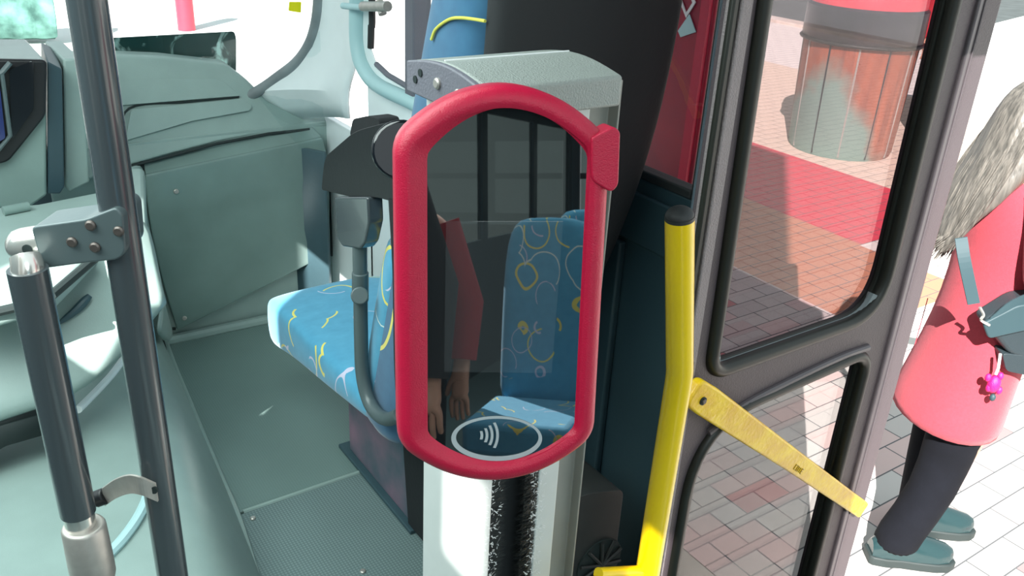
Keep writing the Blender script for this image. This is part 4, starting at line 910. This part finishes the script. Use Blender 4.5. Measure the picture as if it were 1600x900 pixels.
def person(loc, face, parts, label, opts):
    """standing figure, origin between the feet; local x = forward, y = left"""
    fx_ = V((face[0], face[1], 0)).normalized(); ly = V((-fx_.y, fx_.x, 0)); O = V(loc)
    def T(x, y, z): return O+fx_*x+ly*y+V((0, 0, z))
    H_ = opts.get('h', 1.62); s = H_/1.62
    root = thing('person', label, 'person', loc)
    vs, es, rs = [], [], []
    def add(p, r, prev=None):
        vs.append(T(p[0]*s, p[1]*s, p[2]*s)); rs.append(tuple(q*s for q in r) if isinstance(r, tuple) else r*s)
        if prev is not None: es.append((prev, len(vs)-1))
        return len(vs)-1
    hip = add((0, 0, .88), (.14, .10)); w_ = add((0, 0, 1.02), (.12, .09), hip); ch = add((0, 0, 1.20), (.135, .095), w_); nb = add((-.01, 0, 1.33), (.08, .07), ch)
    nk = add((.0, 0, 1.40), .048, nb); hd0 = add((.02, 0, 1.47), (.066, .07), nk); hd1 = add((.02, 0, 1.54), (.072, .082), hd0); hd2 = add((.015, 0, 1.59), (.05, .058), hd1)
    legs = opts.get('legs', (((.0, .09), (.0, .10)), ((.0, -.09), (.0, -.10))))
    for (kn, an), sd in zip(legs, (1, -1)):
        a = add((0, sd*.085, .80), .095, hip); b = add((kn[0]+.02, kn[1], .48), .062, a); c = add((an[0]-.02, an[1], .10), .042, b); d = add((an[0]+.09, an[1]+sd*.02, .035), .036, c)
    for sd in (1, -1):
        e_, h_ = opts['arms'][0 if sd == 1 else 1]
        a = add((0, sd*.155, 1.31), .058, nb); b = add((e_[0], e_[1], e_[2]), .042, a); c = add((h_[0], h_[1], h_[2]), .027, b)
        dv = (V(h_)-V(e_)).normalized(); sv_ = V((0, 0, 1)).cross(dv); sv_ = sv_.normalized() if sv_.length > .1 else V((1, 0, 0)); uv = dv.cross(sv_)
        pm = add(tuple(V(h_)+dv*.055), (.034, .016), c)
        for fi, (o_, ln) in enumerate(((.028, .070), (.010, .080), (-.009, .075), (-.027, .058))):
            b0_ = V(h_)+dv*.085+sv_*o_; i1 = add(tuple(b0_), .0095, pm); i2 = add(tuple(b0_+dv*ln*.5-uv*.010), .0085, i1); add(tuple(b0_+dv*ln*.85-uv*.032), .0075, i2)
        th0 = V(h_)+dv*.03+sv_*.034; i1 = add(tuple(th0), .012, c); add(tuple(th0+dv*.045+sv_*.016-uv*.012), .009, i1)
    skin_mesh('body', vs, es, rs, 'skin', root)
    # face features
    def ell(name, c, r, m, nseg=14):
        g = MB(); Mx = Matrix((fx_, ly, V((0, 0, 1)))).transposed(); g.ball(T(*[q*s for q in c]), r[0]*s, r[1]*s, r[2]*s, Mx, nseg); return g.build(name, m, root)
    ell('nose', (.112, 0, 1.515), (.016, .012, .022), 'skin')
    ell('mouth', (.098, 0, 1.475), (.008, .022, .006), 'red_cloth')
    for sd in (1, -1):
        ell('eye', (.094, sd*.030, 1.535), (.010, .013, .008), 'white_paint'); ell('ear', (.01, sd*.082, 1.52), (.014, .008, .028), 'skin')
    return root, T, s

def rings(T, s, specs, n=20):       # specs: (cx, cy, z, rx, ry)
    return [[T((cx+rx*cos(2*pi*k/n))*s, (cy+ry*sin(2*pi*k/n))*s, z*s) for k in range(n)] for cx, cy, z, rx, ry in specs]

WL = PZ(1440, 850, -.38); 
wloc = (2.615, 1.16, -.38); wface = (.80, -.60)
woman, T, s = person(wloc, wface, None, 'person with long hair in a pink coat and black trousers standing on the footpath',
    dict(h=1.63, arms=(((.03, .235, 1.11), (.24, .19, 1.10)), ((.03, -.235, 1.11), (.24, -.19, 1.10))), legs=(((.02, .08), (.06, .09)), ((-.02, -.09), (-.08, -.07)))))
g = MB(); g.loft(rings(T, s, [(-.035, 0, .545, .158, .205), (-.035, 0, .56, .160, .207), (-.02, 0, .70, .143, .20), (0, 0, .85, .130, .19), (0, 0, 1.02, .122, .165), (0, 0, 1.18, .130, .185), (-.005, 0, 1.28, .118, .19), (-.01, 0, 1.345, .08, .14), (0, 0, 1.385, .055, .065)], 28), cap=True)
g.build('coat', 'coat_pink', woman, subsurf=1)
for sd in (1, -1):
    g = MB(); pth = [T(0*s, sd*.150*s, 1.335*s), T(.0*s, sd*.19*s, 1.27*s), T(.015*s, sd*.235*s, 1.13*s), T(.05*s, sd*.245*s, 1.085*s), T(.13*s, sd*.225*s, 1.085*s), T(.22*s, sd*.20*s, 1.09*s)]
    g.tube(smooth_path(pth, 4), [.068*s]*9+[.066*s, .064*s, .063*s, .062*s, .060*s, .058*s, .056*s, .054*s, .052*s, .050*s, .05*s, .05*s], 18); g.build('sleeve', 'coat_pink', woman)
# back seam and pocket on the coat
g = MB(); g.tube([T(-.135*s, .10*s, z*s) for z in (.56, .66, .78, .9)], .0015, 6); g.build('coat_seam', 'coat_pink', woman)
for sd, ax_, kx in ((1, .06, .02), (-1, -.08, -.02)):
    g = MB(); yy = .09 if sd == 1 else -.08
    g.loft(rings(T, s, [(ax_-.025, yy, .055, .076, .075), (ax_-.03, yy, .10, .073, .072), (kx-.01, yy, .30, .070, .072), (kx-.01, yy, .50, .080, .08), (0, yy, .70, .10, .10), (0, yy*.9, .85, .11, .10)], 20)); g.build('trouser_leg', 'trouser', woman, subsurf=1)
    sh_ = []
    X_ = ax_-.105
    for t, hw, ht in ((0, .030, .050), (.03, .040, .085), (.09, .044, .095), (.15, .050, .082), (.21, .052, .062), (.25, .044, .050), (.272, .022, .036)):
        sh_.append([T((X_+t)*s, (yy+hw*cos(a))*s, (.028+max(0, ht*sin(a)))*s) for a in [pi*i/10 for i in range(11)]])
    g = MB(); g.loft(sh_); sho = g.build('shoe', 'shoe', woman)
    so = [(X_-.008+t*.29/.272*.98, hw+.008) for t, hw in ((0, .022), (.01, .032), (.05, .040), (.10, .040), (.16, .047), (.21, .050), (.25, .044), (.275, .024))]
    poly = [T(x*s, (yy+h)*s, .0) for x, h in so]+[T(x*s, (yy-h)*s, .0) for x, h in so[::-1]]
    g = MB(); g.prism(poly, (0, 0, .034*s)); g.build('sole', 'sole', sho, bevel=.005)
# hair : cap plus a long fall down the back
g = MB(); hr = []
for (cx, z, rx, ry) in ((.01, 1.628, .02, .02), (.0, 1.615, .065, .06), (-.01, 1.58, .100, .088), (-.025, 1.52, .108, .100), (-.05, 1.45, .095, .112), (-.085, 1.38, .080, .120), (-.13, 1.30, .060, .125), (-.155, 1.25, .044, .105), (-.18, 1.20, .036, .09), (-.195, 1.165, .026, .075), (-.205, 1.14, .014, .05)):
    ring_ = []
    for k in range(32):
        a = 2*pi*k/32; wv = 1+.05*sin(a*9+z*20); ring_.append(T((cx+rx*cos(a)*wv)*s, (.0+ry*sin(a)*wv)*s, z*s))
    hr.append(ring_)
g.loft(hr); hairo = g.build('hair', 'hair', woman, subsurf=1)
g = MB(); 
for i in range(260):
    a = random.uniform(-1, 1); y_ = a*.115; ph = random.uniform(-.012, .012)
    pts = [T((-.075+ph-.03*(1-a*a))*s, y_*.8*s, 1.50*s), T((-.12+ph-.03*(1-a*a))*s, y_*s, 1.38*s), T((-.165+ph-.02*(1-a*a))*s, y_*1.02*s, 1.26*s), T((-.19+ph)*s, y_*.9*s, 1.19*s), T((-.212+ph*2)*s, y_*.7*s, (1.12+random.uniform(-.02, .03))*s)]
    g.tube(smooth_path(pts, 3), [.0032]*9+[.0026]*2+[.002, .001], 4)
o = g.build('hair_strands', 'hair', hairo); o['kind'] = 'stuff'
# shoulder bag
bag = thing('shoulder_bag', 'black shoulder bag on a wide grey strap against the pink coat', 'bag', T(.05, .26, .8))
def Wp(x, y, d=0):
    d += .03  # upright plane facing the viewer through the left side of the coat
    n = V((sin(AZ), cos(AZ), 0)); p0 = V((2.62, 1.16, 0))-n*(.20+d); q = ray(x, y); return EYE+q*((p0-EYE).dot(n)/q.dot(n))
NW = V((sin(AZ), cos(AZ), 0))
g = MB(); g.prism(rpoly([Wp(1537, 503), Wp(1590, 470), Wp(1680, 455), Wp(1690, 545), Wp(1640, 575), Wp(1578, 555)], [.02, .02, .02, .03, .03, .02]), NW*.07); g.build('pouch', 'bag', bag, bevel=.012)
g = MB(); g.prism(rpoly([Wp(1536, 506, .012), Wp(1590, 478, .012), Wp(1680, 466, .012), Wp(1680, 500, .012), Wp(1545, 530, .012)], .012), NW*.012); g.build('flap', 'strap', bag, bevel=.004)
g = MB(); g.prism(rpoly([Wp(1566, 552), Wp(1640, 560), Wp(1690, 540), Wp(1690, 575), Wp(1630, 592), Wp(1572, 580)], .015), NW*.06); g.build('lower_pouch', 'bag', bag, bevel=.01)
sp3 = [Wp(1502, 372, -.04), Wp(1508, 410, -.01), Wp(1522, 475, .01)]
g = MB(); pth = smooth_path(sp3, 6)
for a, b in zip(pth, pth[1:]):
    u_ = V((cos(AZ), -sin(AZ), .25)).normalized()*.0165; g.prism([a-u_, a+u_, b+u_, b-u_], NW*.004)
g.build('strap', 'strap', bag)
g = MB(); g.tube(smooth_path([Wp(1531, 480, .012), Wp(1537, 492, .015), Wp(1533, 500, .015), Wp(1546, 508, .012)], 4), .004, 8); g.build('buckle', 'chrome', bag)
g = MB(); pth = smooth_path([Wp(1545, 506, .01), Wp(1580, 478, .01), Wp(1640, 455, .0)], 4)
for a, b in zip(pth, pth[1:]): g.prism([a-V((0, 0, .018)), a+V((0, 0, .018)), b+V((0, 0, .018)), b-V((0, 0, .018))], NW*.004)
g.build('strap', 'strap', bag)
ch_ = thing('bag_charm', 'small hot pink soft charm hanging below the shoulder bag', 'charm', Wp(1553, 600))
g = MB(); g.tube([Wp(1563, 553, .005), Wp(1560, 575, .005), Wp(1556, 585, .005)], .004, 8); g.build('cord', 'white_paint', ch_)
g = MB(); g.ball(Wp(1553, 600, .005), .020, .018, .028, None, 20); g.build('charm_body', 'charm', ch_)
for q in ((1544, 590), (1563, 588), (1545, 606), (1561, 610)):
    g = MB(); g.ball(Wp(*q, .008), .009, .009, .013, None, 12); g.build('charm_limb', 'charm', ch_)
g = MB(); g.ball(Wp(1551, 621, .005), .009, .009, .012, None, 12); g.build('charm_tip', 'strap', ch_)

# ================================================================== OUTSIDE
bc = V((6.75, 4.62, -.38)); BR = .46
tb_ = thing('trash_bin', 'round wood panelled litter bin with dark band and red lid on the footpath', 'bin', bc)
g = MB(); N = 28
g.loft([[bc+V((r_*cos(2*pi*k/N), r_*sin(2*pi*k/N), z)) for k in range(N)] for r_, z in ((BR*.92, .0), (BR*.95, .06), (BR, .93))]); g.build('drum', 'bin_wood', tb_, angle=20)
g = MB(); g.loft([[bc+V((r_*cos(2*pi*k/N), r_*sin(2*pi*k/N), z)) for k in range(N)] for r_, z in ((BR*1.02, .92), (BR*1.05, .94), (BR*1.05, 1.20), (BR*1.0, 1.22))]); g.build('band', 'bin_band', tb_)
g = MB(); g.tube([bc+V((BR*1.06*cos(2*pi*k/N), BR*1.06*sin(2*pi*k/N), .935)) for k in range(N)], .014, 8, closed=True); g.build('rim', 'black', tb_)
g = MB(); g.loft([[bc+V((r_*cos(2*pi*k/N), r_*sin(2*pi*k/N), z)) for k in range(N)] for r_, z in ((BR*1.0, 1.21), (BR*1.0, 1.36), (BR*.9, 1.45), (BR*.5, 1.52))]); g.build('lid', 'red_lid', tb_)
for k in range(12):
    a = 2*pi*k/12+.1; p = bc+V((cos(a)*(BR*.985), sin(a)*(BR*.985), 0)); g = MB(); g.tube([p*1+V((-.05*cos(a)*.5, -.05*sin(a)*.5, .02)), p+V((.006*cos(a), .006*sin(a), .92))], .008, 6); g.build('batten', 'alu_dark' if k % 2 else 'bin_band', tb_)
# passer-by behind the bin
p2, T2, s2 = person(tuple(PZ(1447, 212, -.38)), (-.5, -.85), None, 'person in a dark red jacket and black trousers behind the bin', dict(h=1.7, arms=(((0, .25, 1.05), (.06, .24, .82)), ((0, -.25, 1.05), (.06, -.24, .82)))))
g = MB(); g.loft(rings(T2, s2, [(0, 0, .78, .14, .2), (0, 0, 1.0, .135, .19), (0, 0, 1.2, .14, .21), (0, 0, 1.33, .10, .16), (0, 0, 1.39, .06, .07)], 20)); g.build('jacket', 'red_cloth', p2, subsurf=1)
for sd in (1, -1):
    g = MB(); g.tube([T2(0, sd*.17*s2, 1.33*s2), T2(0, sd*.25*s2, 1.05*s2), T2(.05*s2, sd*.24*s2, .86*s2)], [.07, .06, .05], 14); g.build('sleeve', 'red_cloth', p2)
    g = MB(); g.loft(rings(T2, s2, [(0, sd*.09, .03, .06, .06), (0, sd*.09, .4, .075, .08), (0, sd*.085, .85, .10, .10)], 16)); g.build('trouser_leg', 'trouser', p2)
g = MB(); g.ball(T2(-.02*s2, 0, 1.55*s2), .10, .10, .10, None, 18); g.build('hair', 'black', p2)
# red signboard standing outside the small window
sb = thing('red_kiosk', 'glossy dark red kiosk panel with pale diamond sign outside the small window', 'kiosk', (2.35, 2.7, -.38))
g = MB(); g.bb((2.3, 2.15, -.38), (2.42, 3.35, 2.0)); g.build('panel', 'red_board', sb, bevel=.01)
dpt = [PX(1062, -20, 2.295), PX(1080, 10, 2.295), PX(1072, 25, 2.295), PX(1056, 5, 2.295)]
g = MB(); g.ring([PX(1058, -10, 2.297), PX(1075, -22, 2.297), PX(1088, 4, 2.297), PX(1073, 28, 2.297)], [PX(1063, -8, 2.297), PX(1075, -15, 2.297), PX(1083, 4, 2.297), PX(1073, 20, 2.297)], (-.004, 0, 0)); g.build('diamond_sign', 'white_paint', sb, smooth=False)
g = MB(); g.prism([PX(1060, 48, 2.297), PX(1078, 22, 2.297), PX(1088, 50, 2.297), PX(1064, 58, 2.297)], (-.003, 0, 0)); g.build('pale_patch', 'teal_trim', sb, smooth=False)
g = MB(); g.bb((2.285, 2.16, .4), (2.30, 2.20, 1.9)); g.build('edge_post', 'red', sb)
# things seen faintly through the windscreen
a_ = PZ(292, 47, -.385)
bo = thing('bollard', 'faint red rounded bollard standing on the bright forecourt beyond the windscreen', 'bollard', a_)
g = MB(); g.tube([a_, a_+V((0, 0, .75)), a_+V((0, 0, .85)), a_+V((0, 0, .89))], [.11, .11, .085, .03], 20); g.build('post', 'red_lid', bo)
g = MB(); g.tube([a_+V((0, 0, .55)), a_+V((0, 0, .65))], .113, 20); g.build('reflective_band', 'white_paint', bo)
h0_ = PZ(-30, 74, -.385); h1_ = PZ(96, 72, -.385)
g = MB(); rr = []
for i in range(60):
    p = h0_.lerp(h1_, i/59); hh = .85+.05*sin(i*.35)+random.uniform(-.02, .02); rr.append([p+V((0, -.0, 0)), p+V((0, -.06, hh*.6)), p+V((0, .1, hh)), p+V((0, .5, hh*1.02)), p+V((0, .6, 0))])
g.loft(rr); tag(g.build('hedge', 'green_wall', subsurf=1), 'low dark green hedge across the street at the left edge of the windscreen', 'hedge')
# ================================================================== SEATS BEHIND THE CAMERA (seen in the glass)
rs_ = thing('bus_seat', 'blue patterned bus seat facing forward, reflected in the screen of the card reader', 'seat', (-.22, -2.15, 0), group='seats of the bus cabin')
def seat_simple(root, cx, cy):
    g = MB(); rr = []
    for z, ix in ((.42, .02), (.46, 0), (.7, 0), (.95, 0), (1.12, .01), (1.20, .04), (1.235, .09)):
        yf = cy-.14*(z-.42); a, b = cx-.22+ix, cx+.22-ix
        rr.append([(a, yf-.06, z), (a+.01, yf-.01, z), (a+.06, yf+.02, z), (cx, yf+.0, z), (b-.06, yf+.02, z), (b-.01, yf-.01, z), (b, yf-.06, z), (cx, yf-.08, z)])
    g.loft(rr); g.build('backrest', 'fabric', root, subsurf=1)
    g = MB(); g.bb((cx-.22, cy, .32), (cx+.22, cy+.45, .46)); g.build('seat_cushion', 'fabric', root, bevel=.03)
    g = MB(); g.bb((cx-.16, cy+.02, 0), (cx+.16, cy+.30, .32)); g.build('seat_base', 'plastic_dark', root, bevel=.01)
seat_simple(rs_, -.22, -2.15)
for i, (dx, dy, lb) in enumerate(((.45, 0, 'blue patterned bus seat facing forward, nearest the kerb side wall'), (-.80, 0, 'blue patterned bus seat facing forward across the aisle'), (0, -.9, 'blue patterned bus seat facing forward in the second row'), (.45, -.9, 'blue patterned bus seat of the second row by the kerb side'))):
    c = rs_.copy(); C.objects.link(c); c.location = rs_.location+V((dx, dy, 0)); c['label'] = lb
    for ch in list(rs_.children):
        d = ch.copy(); C.objects.link(d); d.parent = c
# camera operator and neighbour, seen in the glass
p3, T3, s3 = person((-.40, -.62, 0), (.3, .95), None, 'person in a dark jacket and khaki trousers standing behind the viewer', dict(h=1.72, arms=(((.1, .24, 1.08), (.22, .16, 1.10)), ((.0, -.25, 1.06), (.06, -.24, .84)))))
g = MB(); g.loft(rings(T3, s3, [(0, 0, .80, .15, .2), (0, 0, 1.0, .14, .19), (0, 0, 1.2, .145, .22), (0, 0, 1.33, .11, .17), (0, 0, 1.40, .07, .08)], 20)); g.build('jacket', 'jacket', p3, subsurf=1)
for sd in (1, -1):
    e_, h_ = (((.1, .24, 1.08), (.22, .16, 1.10)), ((.0, -.25, 1.06), (.06, -.24, .84)))[0 if sd == 1 else 1]
    g = MB(); g.tube([T3(0, sd*.16*s3, 1.32*s3), T3(*[q*s3 for q in e_]), T3(*[q*s3*1.0 for q in h_])], [.075, .065, .05], 14); g.build('sleeve', 'jacket', p3)
g = MB(); g.ball(T3(-.015*s3, 0, 1.56*s3), .105, .105, .10, None, 18); g.build('hair', 'black', p3)
for sd in (1, -1):
    g = MB(); g.loft(rings(T3, s3, [(0, sd*.10, .03, .08, .08), (0, sd*.095, .45, .085, .09), (0, sd*.085, .87, .11, .10)], 16)); g.build('trouser_leg', 'khaki', p3)
p4, T4, s4 = person((-.47, -1.15, 0), (.2, .98), None, 'person in a red jacket standing in the aisle behind the viewer', dict(h=1.55, arms=(((0, .25, 1.05), (.06, .24, .82)), ((0, -.25, 1.05), (.06, -.24, .82)))))
g = MB(); g.loft(rings(T4, s4, [(0, 0, .60, .15, .19), (0, 0, 1.0, .13, .18), (0, 0, 1.2, .14, .20), (0, 0, 1.33, .10, .16), (0, 0, 1.40, .06, .07)], 20)); g.build('jacket', 'red_cloth', p4, subsurf=1)
for sd in (1, -1):
    g = MB(); g.tube([T4(0, sd*.16*s4, 1.32*s4), T4(0, sd*.25*s4, 1.05*s4), T4(.05*s4, sd*.24*s4, .87*s4)], [.07, .06, .05], 14); g.build('sleeve', 'red_cloth', p4)
g = MB(); g.ball(T4(-.015*s4, 0, 1.56*s4), .10, .10, .10, None, 18); g.build('hair', 'black', p4)
for sd in (1, -1):
    g = MB(); g.loft(rings(T4, s4, [(0, sd*.09, .03, .07, .07), (0, sd*.09, .4, .08, .08), (0, sd*.085, .85, .10, .10)], 16)); g.build('trouser_leg', 'trouser', p4)

for o in bpy.data.objects:
    if '_o' in o: del o['_o']
